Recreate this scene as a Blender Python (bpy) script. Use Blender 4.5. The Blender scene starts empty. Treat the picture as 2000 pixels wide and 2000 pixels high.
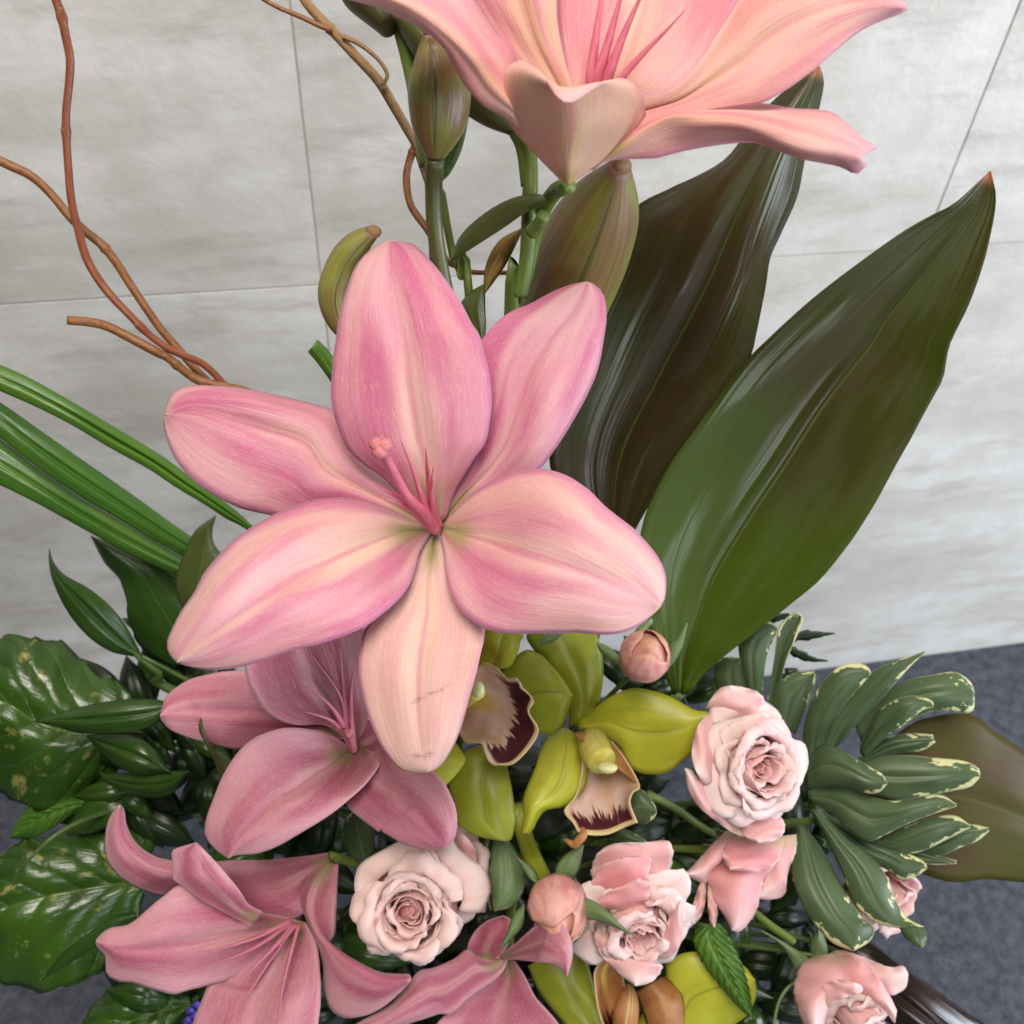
import bpy, math, random
import numpy as np
from mathutils import Vector, Matrix

# ------------------------------------------------------------------ camera
FPX = 1931.0                       # focal length in pixels of the 2000 px photograph
def unit(v):
    v = np.array(v, float); return v / np.linalg.norm(v)
_Z = unit((120, 1800, 1931)); _X = unit((12500, 1235, -1931)); _X = unit(_X - _Z * _X.dot(_Z))
ROT = np.array([_X, np.cross(_Z, _X), _Z])      # camera -> world
WALL_Y = 0.66
CAM = np.array((0.0, 0.0, 1.103))
scene = bpy.context.scene
COL = scene.collection
cam_data = bpy.data.cameras.new('camera')
cam_data.sensor_width = 36.0
cam_data.lens = 36.0 * FPX / 2000.0
cam_data.clip_start = 0.01; cam_data.clip_end = 50.0
cam_data.dof.use_dof = True
cam_data.dof.focus_distance = 0.40
cam_data.dof.aperture_fstop = 16.0
cam = bpy.data.objects.new('camera', cam_data); COL.objects.link(cam)
m = Matrix([list(r) for r in ROT]).to_4x4(); m.translation = Vector(CAM)
cam.matrix_world = m
scene.camera = cam

# ------------------------------------------------------------------ light
world = bpy.data.worlds.new('World'); scene.world = world; world.use_nodes = True
bg = world.node_tree.nodes['Background']
bg.inputs[0].default_value = (0.93, 0.96, 1.0, 1); bg.inputs[1].default_value = 0.045
def area(name, loc, target, sx, sy, power, color):
    l = bpy.data.lights.new(name, 'AREA'); l.shape = 'RECTANGLE'; l.size = sx; l.size_y = sy
    l.energy = power; l.color = color
    o = bpy.data.objects.new(name, l); COL.objects.link(o); o.location = loc
    o.rotation_euler = (Vector(target) - Vector(loc)).to_track_quat('-Z', 'Y').to_euler()
    return o
area('ceiling_light', (-0.12, -0.14, 2.3), (0.05, 0.20, 0.8), 0.70, 0.70, 35, (1.0, 0.93, 0.85))
area('front_window', (0.75, -2.5, 1.25), (0.15, 0.6, 0.65), 0.7, 1.0, 24, (0.90, 0.94, 1.0))
area('side_window', (1.9, -0.5, 0.75), (0.55, 0.66, 0.22), 0.9, 1.0, 46, (0.80, 0.88, 1.0))
scene.view_settings.view_transform = 'Standard'
scene.view_settings.look = 'None'
scene.view_settings.exposure = 0.0
scene.view_settings.gamma = 1.0
scene.view_settings.use_curve_mapping = False
scene.cycles.max_bounces = 8
scene.cycles.use_denoising = True

# ------------------------------------------------------------------ pixel helpers
FR = dict(W=(0, 0, 2000/1932), A=(0, 0, 700/1932), B=(600, 0, 700/1932), C=(1300, 0, 700/1932),
          D=(0, 650, 700/1932), E=(600, 650, 700/1932), F=(1300, 650, 700/1932),
          G=(0, 1200, 500/1932), H=(0, 1550, 500/1932), I=(300, 1200, 500/1932), J=(180, 1550, 500/1932),
          K=(620, 1550, 500/1932), L=(850, 1200, 500/1932), M=(1050, 1550, 500/1932), N=(1300, 1180, 700/1932),
          O=(600, 1750, 500/1932), Q=(1000, 1700, 500/1932), S=(1400, 1700, 600/1932), P=(0, 0, 1.0))
def px(spec):
    """'B 10,20 30,40 E 5,6' : crop letter, then points in that enlarged crop -> photo pixels"""
    out = []; fr = FR['P']
    for tok in spec.split():
        if tok in FR: fr = FR[tok]; continue
        a, b = tok.split(',')
        out.append((fr[0] + fr[2]*float(a), fr[1] + fr[2]*float(b)))
    return np.array(out)
def to_world(xy, d):
    xy = np.asarray(xy, float).reshape(-1, 2); d = np.broadcast_to(np.asarray(d, float).reshape(-1), (len(xy),))
    c = np.stack([(xy[:, 0]-1000)/FPX*d, -(xy[:, 1]-1000)/FPX*d, -d], 1)
    return c @ ROT.T + CAM
def pw(spec, d):
    return to_world(px(spec), d)
def smooth(pts, n):
    """resample a polyline through a Catmull-Rom spline, even in length"""
    p = np.asarray(pts, float)
    if len(p) < 3:
        t = np.linspace(0, 1, n)[:, None]; return p[0]*(1-t) + p[-1]*t
    e = np.vstack([2*p[0]-p[1], p, 2*p[-1]-p[-2]])
    k = 12; out = []
    for i in range(len(p)-1):
        a, b, c, d = e[i], e[i+1], e[i+2], e[i+3]
        t = np.linspace(0, 1, k, endpoint=False)[:, None]
        out.append(0.5*((2*b) + (c-a)*t + (2*a-5*b+4*c-d)*t*t + (3*b-a-3*c+d)*t**3))
    out = np.vstack(out+[p[-1:]])
    L = np.concatenate([[0], np.cumsum(np.linalg.norm(np.diff(out, axis=0), axis=1))])
    q = np.linspace(0, L[-1], n)
    return np.stack([np.interp(q, L, out[:, j]) for j in range(out.shape[1])], 1)
def curve1(vals, n):
    v = np.atleast_1d(np.asarray(vals, float))
    if len(v) == 1: return np.full(n, v[0])
    return np.interp(np.linspace(0, 1, n), np.linspace(0, 1, len(v)), v) if len(v) < 3 else \
        smooth(np.stack([np.linspace(0, 1, len(v))*1.0, v], 1), n)[:, 1]

# ------------------------------------------------------------------ objects
def new_mesh(name, verts, faces, uvs=None, smooth_shade=True):
    me = bpy.data.meshes.new(name)
    me.from_pydata([tuple(v) for v in verts], [], faces)
    if uvs is not None:
        lay = me.uv_layers.new(name='UVMap')
        idx = np.empty(len(me.loops), int); me.loops.foreach_get('vertex_index', idx)
        lay.data.foreach_set('uv', np.asarray(uvs, float)[idx].ravel())
    if smooth_shade:
        me.polygons.foreach_set('use_smooth', np.ones(len(me.polygons), bool))
    me.update(); return me
def tag(o, label=None, cat=None, group=None, kind=None):
    if label: o['label'] = label
    if cat: o['category'] = cat
    if group: o['group'] = group
    if kind: o['kind'] = kind
    return o
class Thing:
    """an Empty at the thing's base; parts are children"""
    def __init__(self, name, label, cat, base, group=None):
        self.o = bpy.data.objects.new(name, None); COL.objects.link(self.o)
        self.o.empty_display_size = 0.01
        self.base = np.asarray(base, float).reshape(3); self.o.location = Vector(self.base)
        tag(self.o, label, cat, group)
    def add(self, name, geo, mat, color=None, thick=0.0005, parent=None, label=None):
        v, f, uv = geo
        me = new_mesh(name, np.asarray(v)-self.base, f, uv); me.materials.append(mat)
        o = bpy.data.objects.new(name, me); COL.objects.link(o); o.parent = parent or self.o
        if color is not None: o.color = color
        if thick:
            s = o.modifiers.new('thickness', 'SOLIDIFY'); s.thickness = thick; s.offset = 0
        if label: o['label'] = label
        return o
def grid_faces(nv, nu, wrap=False):
    f = []
    for i in range(nv-1):
        for j in range(nu if wrap else nu-1):
            k = (j+1) % nu
            f.append((i*nu+j, i*nu+k, (i+1)*nu+k, (i+1)*nu+j))
    return f
def loft(Ls, Rs, dep, Ms=None, camber=0.0, groove=0.0, ruf=None, serr=None, tilt=0.0, nv=34, nu=17, seed=0, rollL=0.0, rollR=0.0, lump=0.0):
    """sheet between two edges (base to tip); dep = distance along the midrib, camber = how far the edges bend back"""
    L = smooth(px(Ls), nv); R = smooth(px(Rs), nv)
    Mid = (L+R)/2 if Ms is None else smooth(px(Ms), nv)
    d = curve1(dep, nv); cb = curve1(camber, nv); tl = curve1(tilt, nv)
    t = np.linspace(0, 1, nv); s = np.linspace(-1, 1, nu)
    half = (R-L)/2; bow = (L+R)/2 - Mid
    rng = random.Random(seed); ph = rng.uniform(0, 6.28)
    jit = np.interp(t, np.linspace(0, 1, 23), [rng.uniform(-1, 1) for _ in range(23)])*np.sin(math.pi*t)
    half = half*(1+0.007*jit[:, None])
    if serr:
        amp, n = serr
        saw = ((t*n) % 1.0)*amp*np.sin(math.pi*np.clip(t*1.05, 0, 1))**0.5
        half = half*(1+saw[:, None])
    P = Mid[:, None, :] + half[:, None, :]*s[None, :, None] + bow[:, None, :]*(s**2)[None, :, None]
    D = d[:, None] + cb[:, None]*(s**2)[None, :] + tl[:, None]*s[None, :]
    if groove: D = D + groove*np.exp(-(s/0.14)**2)[None, :]*np.sin(math.pi*np.clip(t+.08, 0, 1))[:, None]
    if ruf:
        a, fr = ruf
        D = D + a*(np.abs(s)**2.5)[None, :]*(np.sin(t*fr*6.28+ph)[:, None]*(s > 0)[None, :] + np.sin(t*fr*5.5+ph*2)[:, None]*(s < 0)[None, :])*np.sin(math.pi*np.clip(t, 0.02, .98))[:, None]
    if rollL or rollR:
        env = np.sin(math.pi*np.clip(t*.92+.06, 0, 1))**.6
        D = D + env[:, None]*(rollL*np.clip((-s-.45)/.55, 0, 1)**2 + rollR*np.clip((s-.45)/.55, 0, 1)**2)[None, :]
    if lump:
        q1, q2, q3 = (rng.uniform(0, 6.28) for _ in range(3))
        D = D + lump*np.sin(math.pi*t)[:, None]*(np.sin(5.1*t[:, None]+2.3*s[None, :]+q1)+.6*np.sin(9.3*t[:, None]-3.1*s[None, :]+q2)+.4*np.sin(15*t[:, None]+6*s[None, :]+q3))
    V = to_world(P.reshape(-1, 2), D.reshape(-1))
    U, T = np.meshgrid((s+1)/2, t)
    return V, grid_faces(nv, nu), np.stack([U.ravel(), T.ravel()], 1)
def rows(specs, deps, nv=34, nu=25, ruf=0.0):
    """sheet through explicit rows of points; deps = per row list of distances"""
    R3 = []
    for sp, de in zip(specs, deps):
        p = px(sp); de = curve1(de, len(p)) if np.ndim(de) else np.full(len(p), de)
        R3.append(smooth(to_world(p, de), nu))
    R3 = np.array(R3)
    V = np.stack([smooth(R3[:, j], nv) for j in range(nu)], 1)
    U, T = np.meshgrid(np.linspace(0, 1, nu), np.linspace(0, 1, nv))
    return V.reshape(-1, 3), grid_faces(nv, nu), np.stack([U.ravel(), T.ravel()], 1)
def tube(pts, rad, nv=30, nu=10, lobes=0, lobe_amp=0.0, phase=0.0):
    """tapered tube through world points; rad in metres (list), closed ends"""
    p = smooth(pts, nv); r = curve1(rad, nv)
    tan = np.gradient(p, axis=0); tan /= np.linalg.norm(tan, axis=1)[:, None]+1e-12
    ref = np.array(ROT @ np.array([0, 0, 1.0]))
    V = []; UV = []
    n0 = None
    for i in range(nv):
        a = ref if n0 is None else n0
        a = a - tan[i]*a.dot(tan[i])
        if np.linalg.norm(a) < 1e-4: a = np.cross(tan[i], (1, 0, 0.3))
        a = a/np.linalg.norm(a); n0 = a; b = np.cross(tan[i], a)
        for j in range(nu):
            w = 2*math.pi*j/nu
            rr = r[i]*(1+lobe_amp*math.cos(lobes*w+phase)) if lobes else r[i]
            V.append(p[i]+rr*(a*math.cos(w)+b*math.sin(w))); UV.append((j/nu, i/(nv-1)))
    F = grid_faces(nv, nu, True)
    F.append(tuple(range(nu))[::-1]); F.append(tuple((nv-1)*nu+j for j in range(nu)))
    return np.array(V), F, np.array(UV)
def rpx(r, d): return r*d/FPX
def blob(center, rad, squash=(1, 1, 1), nv=14, nu=18, amp=0.0, lobes=3):
    V = []; UV = []
    for i in range(nv):
        th = math.pi*(i+.02)/(nv-1+.04)
        for j in range(nu):
            w = 2*math.pi*j/nu; k = 1+amp*math.cos(lobes*w)*math.sin(th)
            c = np.array((math.sin(th)*math.cos(w)*k*squash[0], math.cos(th)*squash[1], math.sin(th)*math.sin(w)*k*squash[2]))
            V.append(np.asarray(center)+rad*(ROT@c)); UV.append((j/nu, i/(nv-1)))
    F = grid_faces(nv, nu, True); F.append(tuple(range(nu))); F.append(tuple((nv-1)*nu+j for j in range(nu))[::-1])
    return np.array(V), F, np.array(UV)

# ------------------------------------------------------------------ materials
class Nodes:
    def __init__(self, name):
        self.m = bpy.data.materials.new(name); self.m.use_nodes = True
        self.t = self.m.node_tree; self.t.nodes.clear()
        self.out = self.t.nodes.new('ShaderNodeOutputMaterial')
    def n(self, typ, **kw):
        nd = self.t.nodes.new(typ)
        for k, v in kw.items(): setattr(nd, k, v)
        return nd
    def put(self, sock, v):
        if isinstance(v, bpy.types.NodeSocket): self.t.links.new(v, sock)
        elif isinstance(v, tuple) and len(v) == 3 and sock.type == 'RGBA': sock.default_value = v+(1,)
        else: sock.default_value = v
    def math(self, op, a, b=0.0, c=None, clamp=False):
        nd = self.n('ShaderNodeMath', operation=op, use_clamp=clamp)
        self.put(nd.inputs[0], a); self.put(nd.inputs[1], b)
        if c is not None: self.put(nd.inputs[2], c)
        return nd.outputs[0]
    def mix(self, f, a, b, mode='MIX'):
        nd = self.n('ShaderNodeMix', data_type='RGBA', blend_type=mode)
        self.put(nd.inputs[0], f); self.put(nd.inputs[6], a); self.put(nd.inputs[7], b)
        return nd.outputs[2]
    def step(self, x, lo, hi, a=0.0, b=1.0):
        nd = self.n('ShaderNodeMapRange', interpolation_type='SMOOTHSTEP')
        self.put(nd.inputs[0], x); self.put(nd.inputs[1], lo); self.put(nd.inputs[2], hi); self.put(nd.inputs[3], a); self.put(nd.inputs[4], b)
        return nd.outputs[0]
    def vec(self, x, y, z=0.0):
        nd = self.n('ShaderNodeCombineXYZ')
        for s, v in zip(nd.inputs, (x, y, z)): self.put(s, v)
        return nd.outputs[0]
    def noise(self, v, scale, detail=3.0, rough=0.5):
        nd = self.n('ShaderNodeTexNoise'); self.put(nd.inputs['Vector'], v)
        nd.inputs['Scale'].default_value = scale; nd.inputs['Detail'].default_value = detail; nd.inputs['Roughness'].default_value = rough
        return nd.outputs[0]
    def uv(self):
        c = self.n('ShaderNodeTexCoord'); s = self.n('ShaderNodeSeparateXYZ'); self.t.links.new(c.outputs['UV'], s.inputs[0])
        self.obj = c.outputs['Object']; self.u, self.v = s.outputs[0], s.outputs[1]
        self.s = self.math('ABSOLUTE', self.math('MULTIPLY_ADD', self.u, 2.0, -1.0))
        i = self.n('ShaderNodeObjectInfo'); sc = self.n('ShaderNodeSeparateColor'); self.t.links.new(i.outputs['Color'], sc.inputs[0])
        self.rnd = i.outputs['Random']; self.k = sc.outputs  # per-object settings
    def bump(self, h, strength, dist=0.001):
        nd = self.n('ShaderNodeBump'); nd.inputs['Strength'].default_value = strength; nd.inputs['Distance'].default_value = dist
        self.put(nd.inputs['Height'], h); return nd.outputs[0]
    def finish(self, col, rough=0.5, normal=None, trans=0.0, trans_col=None, spec=0.5, coat=0.0, sheen=0.0):
        p = self.n('ShaderNodeBsdfPrincipled')
        self.put(p.inputs['Base Color'], col); self.put(p.inputs['Roughness'], rough); self.put(p.inputs['Specular IOR Level'], spec)
        p.inputs['Coat Weight'].default_value = coat; p.inputs['Coat Roughness'].default_value = 0.15
        p.inputs['Sheen Weight'].default_value = sheen
        if normal is not None: self.put(p.inputs['Normal'], normal)
        sh = p.outputs[0]
        if trans:
            tr = self.n('ShaderNodeBsdfTranslucent'); self.put(tr.inputs[0], trans_col if trans_col is not None else col)
            if normal is not None: self.put(tr.inputs[1], normal)
            mx = self.n('ShaderNodeMixShader'); mx.inputs[0].default_value = trans
            self.t.links.new(sh, mx.inputs[1]); self.t.links.new(tr.outputs[0], mx.inputs[2]); sh = mx.outputs[0]
        self.t.links.new(sh, self.out.inputs[0]); return self.m

def mat_petal(name, pink, pale, cream, throat, edge, deepen=0.0, deep=(0.3, 0.05, 0.09), tipc=None, tip0=0.965):
    """object colour: r = cream amount, g = depth of pink, b = streak strength"""
    w = Nodes(name); w.uv()
    off = w.math('MULTIPLY', w.rnd, 37.0)
    streak = w.noise(w.vec(w.math('MULTIPLY', w.u, 34.0), w.math('MULTIPLY', w.v, 2.2), off), 1.0, 4, 0.6)
    broad = w.noise(w.vec(w.math('MULTIPLY', w.u, 3.6), w.math('MULTIPLY', w.v, 1.6), off), 1.0, 2, 0.45)
    f = w.math('ADD', w.math('MULTIPLY_ADD', w.k[1], 0.9, -0.42), w.step(broad, 0.32, 0.68))
    f = w.math('ADD', f, w.math('MULTIPLY', w.math('SUBTRACT', streak, 0.5), 0.24))
    f = w.math('ADD', f, w.math('MULTIPLY', w.step(w.v, 0.95, 0.25), 0.22), clamp=True)
    if deepen: f = w.math('ADD', f, w.step(w.s, 0.95, 0.25, -0.38*deepen, 0.30*deepen), clamp=True)
    c = w.mix(f, pale, pink)
    if deepen: c = w.mix(w.math('MULTIPLY', w.step(w.v, 0.72, 0.12), w.step(w.s, 1.0, 0.30, 0.15, 0.85*deepen)), c, deep)  # deeper crimson towards the base and middle of the petal
    cr = w.noise(w.vec(w.math('MULTIPLY', w.u, 5.0), w.math('MULTIPLY', w.v, 1.3), w.math('ADD', off, 9.0)), 1.0, 2)
    cf = w.math('MULTIPLY', w.step(cr, 0.40, 0.66), w.k[0], clamp=True)
    cf = w.math('MAXIMUM', w.math('MULTIPLY', cf, 0.75), w.step(w.k[0], 0.86, 1.0, 0.0, 0.85))
    cf = w.math('ADD', cf, w.math('MULTIPLY', w.math('MULTIPLY', w.step(w.s, 0.34, 0.05), w.step(w.v, 0.85, 0.2)), 0.45), clamp=True)
    c = w.mix(cf, c, cream)
    # midrib: a darker pink pair of lines beside a pale ridge
    c = w.mix(w.math('MULTIPLY', w.math('MULTIPLY', w.step(w.s, 0.075, 0.015), w.step(w.v, 0.97, 0.55)), 0.5), c, pink)
    c = w.mix(w.math('MULTIPLY', w.step(w.s, 0.88, 1.0), 0.55), c, edge)
    c = w.mix(w.math('MULTIPLY', w.step(w.v, tip0, 1.0), 0.6), c, tipc or cream)
    c = w.mix(w.math('MULTIPLY', w.step(w.v, 0.19, 0.07), w.step(w.s, 0.75, 0.15, 0.15, 0.8)), c, throat)
    # bruise lines across a worn petal (object colour b = 1)
    bn = w.noise(w.vec(w.math('MULTIPLY', w.u, 11.0), w.math('MULTIPLY', w.v, 90.0), 3.0), 1.0, 4, 0.7)
    for v0, sl, ua, ub, wd in ((0.66, -0.13, 0.40, 0.80, 0.014), (0.875, 0.03, 0.28, 0.72, 0.024)):
        dist = w.math('ABSOLUTE', w.math('SUBTRACT', w.v, w.math('MULTIPLY_ADD', w.math('SUBTRACT', w.u, 0.5), sl, v0)))
        k = w.math('MULTIPLY', w.step(dist, wd, wd*0.2), w.math('MULTIPLY', w.step(w.u, ua, ua+.08), w.step(w.u, ub, ub-.08)))
        k = w.math('MULTIPLY', w.math('MULTIPLY', k, w.step(bn, 0.40, 0.60)), w.step(w.k[2], 0.9, 0.98, 0, 0.50))
        c = w.mix(k, c, (0.20, 0.10, 0.05))
    # small bruise specks
    sp = w.noise(w.vec(w.math('MULTIPLY', w.u, 26.0), w.math('MULTIPLY', w.v, 40.0), off), 1.0, 2)
    c = w.mix(w.math('MULTIPLY', w.step(sp, 0.745, 0.80), 0.45), c, (0.32, 0.17, 0.15))
    fib = w.noise(w.vec(w.math('MULTIPLY', w.u, 55.0), w.math('MULTIPLY', w.v, 26.0), off), 1.0, 3, 0.6)
    h = w.math('ADD', w.math('MULTIPLY', streak, 1.0), w.math('MULTIPLY', fib, 0.35))
    nb = w.bump(h, 0.34, 0.0014)
    c = w.mix(w.step(fib, 0.50, 0.75, 0, 0.13), c, (0.95, 0.74, 0.72)); c = w.mix(w.step(fib, 0.48, 0.28, 0, 0.08), c, pink)
    grain = w.noise(w.obj, 1300.0, 2); c = w.mix(w.step(grain, 0.45, 0.75, 0, 0.09), c, (0.95, 0.78, 0.74)); c = w.mix(w.step(grain, 0.5, 0.3, 0, 0.07), c, pink)
    return w.finish(c, 0.50, nb, 0.23, w.mix(0.5, c, pink), 0.35, 0, 0.12)

def mat_leaf(name, base, second, rib, rough=0.35, veins=0, parallel=0.0, edge=None, spots=None, trans=0.12, coat=0.0, tip=None, bump=0.3, spec=0.5, green=None, finew=0.5, patchy=False):
    """object colour: r = share of second colour"""
    w = Nodes(name); w.uv(); off = w.math('MULTIPLY', w.rnd, 51.0)
    broad = w.noise(w.vec(w.math('MULTIPLY', w.u, 2.5), w.math('MULTIPLY', w.v, 3.0), off), 1.0, 3)
    fine = w.noise(w.vec(w.math('MULTIPLY', w.u, 40.0), w.math('MULTIPLY', w.v, 3.0), off), 1.0, 3, 0.6)
    f = w.math('ADD', w.step(broad, 0.3, 0.7, -0.5, 0.5), w.k[0], clamp=True)
    c = w.mix(f, base, second)
    c = w.mix(w.math('MULTIPLY', fine, 0.30), c, second)
    if green: c = w.mix(w.math('MULTIPLY', w.k[1], w.step(w.math('ADD', w.v, w.math('MULTIPLY', broad, 0.5)), 0.95, 0.40)), c, green)
    h = w.math('MULTIPLY', fine, finew)
    if parallel:
        pl = w.noise(w.vec(w.math('MULTIPLY', w.u, parallel), w.math('MULTIPLY', w.v, 0.6), off), 1.0, 3, 0.5)
        h = w.math('MULTIPLY_ADD', pl, 2.0, h)
        c = w.mix(w.step(pl, 0.55, 0.75, 0.0, 0.30), c, rib)
    if veins:
        ph = w.math('SUBTRACT', w.math('MULTIPLY', w.v, float(veins)), w.math('MULTIPLY', w.s, 2.4))
        wob = w.noise(w.vec(w.math('MULTIPLY', w.u, 4.0), w.math('MULTIPLY', w.v, 4.0), off), 1.0, 2)
        sn = w.math('ABSOLUTE', w.math('SINE', w.math('MULTIPLY_ADD', wob, 1.3, w.math('MULTIPLY', ph, math.pi))))
        line = w.step(sn, 0.13, 0.0)
        c = w.mix(w.math('MULTIPLY', line, 0.35), c, rib)
        h = w.math('ADD', h, w.math('MULTIPLY', w.math('POWER', sn, 0.6), 1.6))
        quilt = w.noise(w.vec(w.math('MULTIPLY', w.u, 9.0), w.math('MULTIPLY', w.v, 9.0), off), 1.0, 4, 0.6)
        h = w.math('ADD', h, w.math('MULTIPLY', quilt, 0.8))
    mr = w.math('MULTIPLY', w.step(w.s, 0.05, 0.0), w.step(w.v, 1.0, 0.6))
    c = w.mix(w.math('MULTIPLY', mr, 0.65), c, rib)
    h = w.math('SUBTRACT', h, mr)
    if spots:
        sp = w.noise(w.vec(w.math('MULTIPLY', w.u, 7.0), w.math('MULTIPLY', w.v, 9.0), off), 1.0, 4, 0.7)
        c = w.mix(w.step(sp, 0.58, 0.70, 0.0, 0.75), c, spots)
    if edge:
        nz = w.noise(w.vec(w.math('MULTIPLY', w.u, 4.0), w.math('MULTIPLY', w.v, 7.0), off), 1.0, 3, 0.7)
        x = w.math('ADD', w.math('MULTIPLY', w.s, 0.52), w.math('MULTIPLY', w.math('POWER', w.v, 3.0), 0.52))
        x = w.math('ADD', x, w.math('MULTIPLY', w.math('SUBTRACT', nz, 0.5), 1.3))
        c = w.mix(w.step(x, 0.67, 0.73), c, edge)
        c = w.mix(w.math('MULTIPLY', w.step(w.s, 0.93, 0.98, 0, 0.5), w.step(w.v, 0.35, 0.7)), c, edge)
    if tip: c = w.mix(w.step(w.v, 0.965, 0.992), c, tip)
    if patchy:
        pt = w.noise(w.vec(w.math('MULTIPLY', w.u, 5.0), w.math('MULTIPLY', w.v, 3.5), w.math('ADD', off, 4.0)), 1.0, 3)
        rough = w.step(pt, 0.42, 0.60, 0.58, 0.27)
    return w.finish(c, rough, w.bump(h, bump, 0.0015), trans, c, spec, coat)

PINK = mat_petal('lily_petal', (0.57, 0.135, 0.255), (0.77, 0.425, 0.455), (0.83, 0.60, 0.43), (0.28, 0.27, 0.05), (0.60, 0.18, 0.35))
PEACH = mat_petal('lily_petal_peach', (0.72, 0.25, 0.29), (0.83, 0.49, 0.45), (0.76, 0.55, 0.29), (0.45, 0.36, 0.08), (0.72, 0.27, 0.42), tipc=(0.80, 0.40, 0.50), tip0=0.80)
SHADEPINK = mat_petal('lily_petal_shaded', (0.45, 0.105, 0.175), (0.64, 0.30, 0.345), (0.70, 0.43, 0.39), (0.22, 0.20, 0.05), (0.68, 0.36, 0.40), 1.0)  # lower lilies: shade under the upper lily is put into the petal colour
ASPID = mat_leaf('aspidistra', (0.033, 0.044, 0.004), (0.038, 0.025, 0.007), (0.065, 0.08, 0.012), 0.34, parallel=9.0, trans=0.05, tip=(0.30, 0.12, 0.05), bump=0.55, spec=0.27, green=(0.050, 0.086, 0.006), finew=0.08, patchy=True)
BROWNLEAF = mat_leaf('aspidistra_brown', (0.060, 0.068, 0.006), (0.075, 0.040, 0.010), (0.10, 0.10, 0.02), 0.5, parallel=14.0, trans=0.15, bump=0.15, spec=0.25, finew=0.15)
DARKLEAF = mat_leaf('dark_blade', (0.012, 0.010, 0.006), (0.022, 0.010, 0.007), (0.04, 0.03, 0.015), 0.22, parallel=14.0, trans=0.02, bump=0.2)
BLADE = mat_leaf('blade', (0.035, 0.11, 0.012), (0.075, 0.17, 0.015), (0.10, 0.22, 0.04), 0.27, parallel=12.0, trans=0.12, bump=0.35)
AUCUBA = mat_leaf('aucuba', (0.018, 0.052, 0.005), (0.040, 0.095, 0.009), (0.085, 0.14, 0.025), 0.27, veins=6, spots=(0.30, 0.28, 0.08), trans=0.05, bump=0.5)
RUSCUS = mat_leaf('ruscus', (0.018, 0.048, 0.006), (0.032, 0.072, 0.009), (0.05, 0.10, 0.02), 0.25, parallel=9.0, trans=0.08, bump=0.25)
OLIVE = mat_leaf('olive_leaf', (0.07, 0.105, 0.02), (0.085, 0.075, 0.02), (0.14, 0.17, 0.04), 0.38, parallel=10.0, trans=0.15, bump=0.25)
AMBER = mat_leaf('amber_leaf', (0.16, 0.17, 0.02), (0.36, 0.18, 0.03), (0.20, 0.2, 0.05), 0.4, parallel=9.0, trans=0.25, bump=0.2)
PITTO = mat_leaf('pittosporum', (0.055, 0.092, 0.036), (0.090, 0.135, 0.062), (0.18, 0.24, 0.12), 0.44, edge=(0.66, 0.66, 0.34), trans=0.08, bump=0.12, finew=0.15, spec=0.4)
ROSELEAF = mat_leaf('rose_leaf', (0.05, 0.14, 0.012), (0.10, 0.22, 0.018), (0.12, 0.25, 0.04), 0.35, veins=9, trans=0.2, bump=0.5)
SEPAL = mat_leaf('rose_sepal', (0.14, 0.22, 0.09), (0.20, 0.29, 0.12), (0.25, 0.35, 0.15), 0.5, parallel=7.0, edge=(0.42, 0.48, 0.28), trans=0.2, bump=0.2)
ORCHID = mat_leaf('orchid_green', (0.40, 0.42, 0.022), (0.56, 0.57, 0.05), (0.25, 0.25, 0.05), 0.42, parallel=6.0, trans=0.28, bump=0.08, finew=0.2)
ORCHDK = mat_leaf('orchid_olive', (0.24, 0.27, 0.016), (0.35, 0.38, 0.028), (0.17, 0.18, 0.04), 0.42, parallel=6.0, trans=0.28, bump=0.08, finew=0.2)
FILLER = mat_leaf('filler_leaf', (0.008, 0.018, 0.004), (0.014, 0.028, 0.006), (0.03, 0.06, 0.02), 0.35, parallel=8.0, trans=0.05, bump=0.3)  # near-black leaf tone, painted dark so the gaps between flowers look shaded

def mat_plain(name, a, b, scale=(1, 6), rough=0.45, trans=0.0, bump=0.2, object_noise=0.0, spec=0.5):
    w = Nodes(name); w.uv(); off = w.math('MULTIPLY', w.rnd, 17.0)
    nz = w.noise(w.obj, object_noise, 4, 0.6) if object_noise else \
        w.noise(w.vec(w.math('MULTIPLY', w.u, scale[0]), w.math('MULTIPLY', w.v, scale[1]), off), 1.0, 4, 0.6)
    c = w.mix(w.step(nz, 0.3, 0.7), a, b)
    return w.finish(c, rough, w.bump(nz, bump, 0.001), trans, c, spec)
STEM = mat_plain('lily_stem', (0.10, 0.155, 0.022), (0.16, 0.22, 0.04), (6, 4), 0.42, 0.08)
STEMBR = mat_plain('lily_stem_brown', (0.055, 0.055, 0.016), (0.085, 0.09, 0.02), (6, 4), 0.42)
GREENSTEM = mat_plain('green_stem', (0.04, 0.075, 0.01), (0.07, 0.12, 0.02), (4, 8), 0.5)
FILAMENT = mat_plain('lily_filament', (0.68, 0.13, 0.22), (0.78, 0.25, 0.30), (3, 5), 0.45, 0.2)
FILSHADE = mat_plain('lily_filament_shaded', (0.42, 0.10, 0.15), (0.52, 0.17, 0.22), (3, 5), 0.45, 0.1)  # darkened filaments stand in for filament shadows inside the lower lilies
STIGMA = mat_plain('lily_stigma', (0.66, 0.17, 0.20), (0.76, 0.30, 0.30), (14, 14), 0.5, 0.15, 0.8)
TWIG = mat_plain('willow_bark', (0.16, 0.055, 0.016), (0.25, 0.10, 0.030), (5, 30), 0.36, 0, 0.4)
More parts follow.
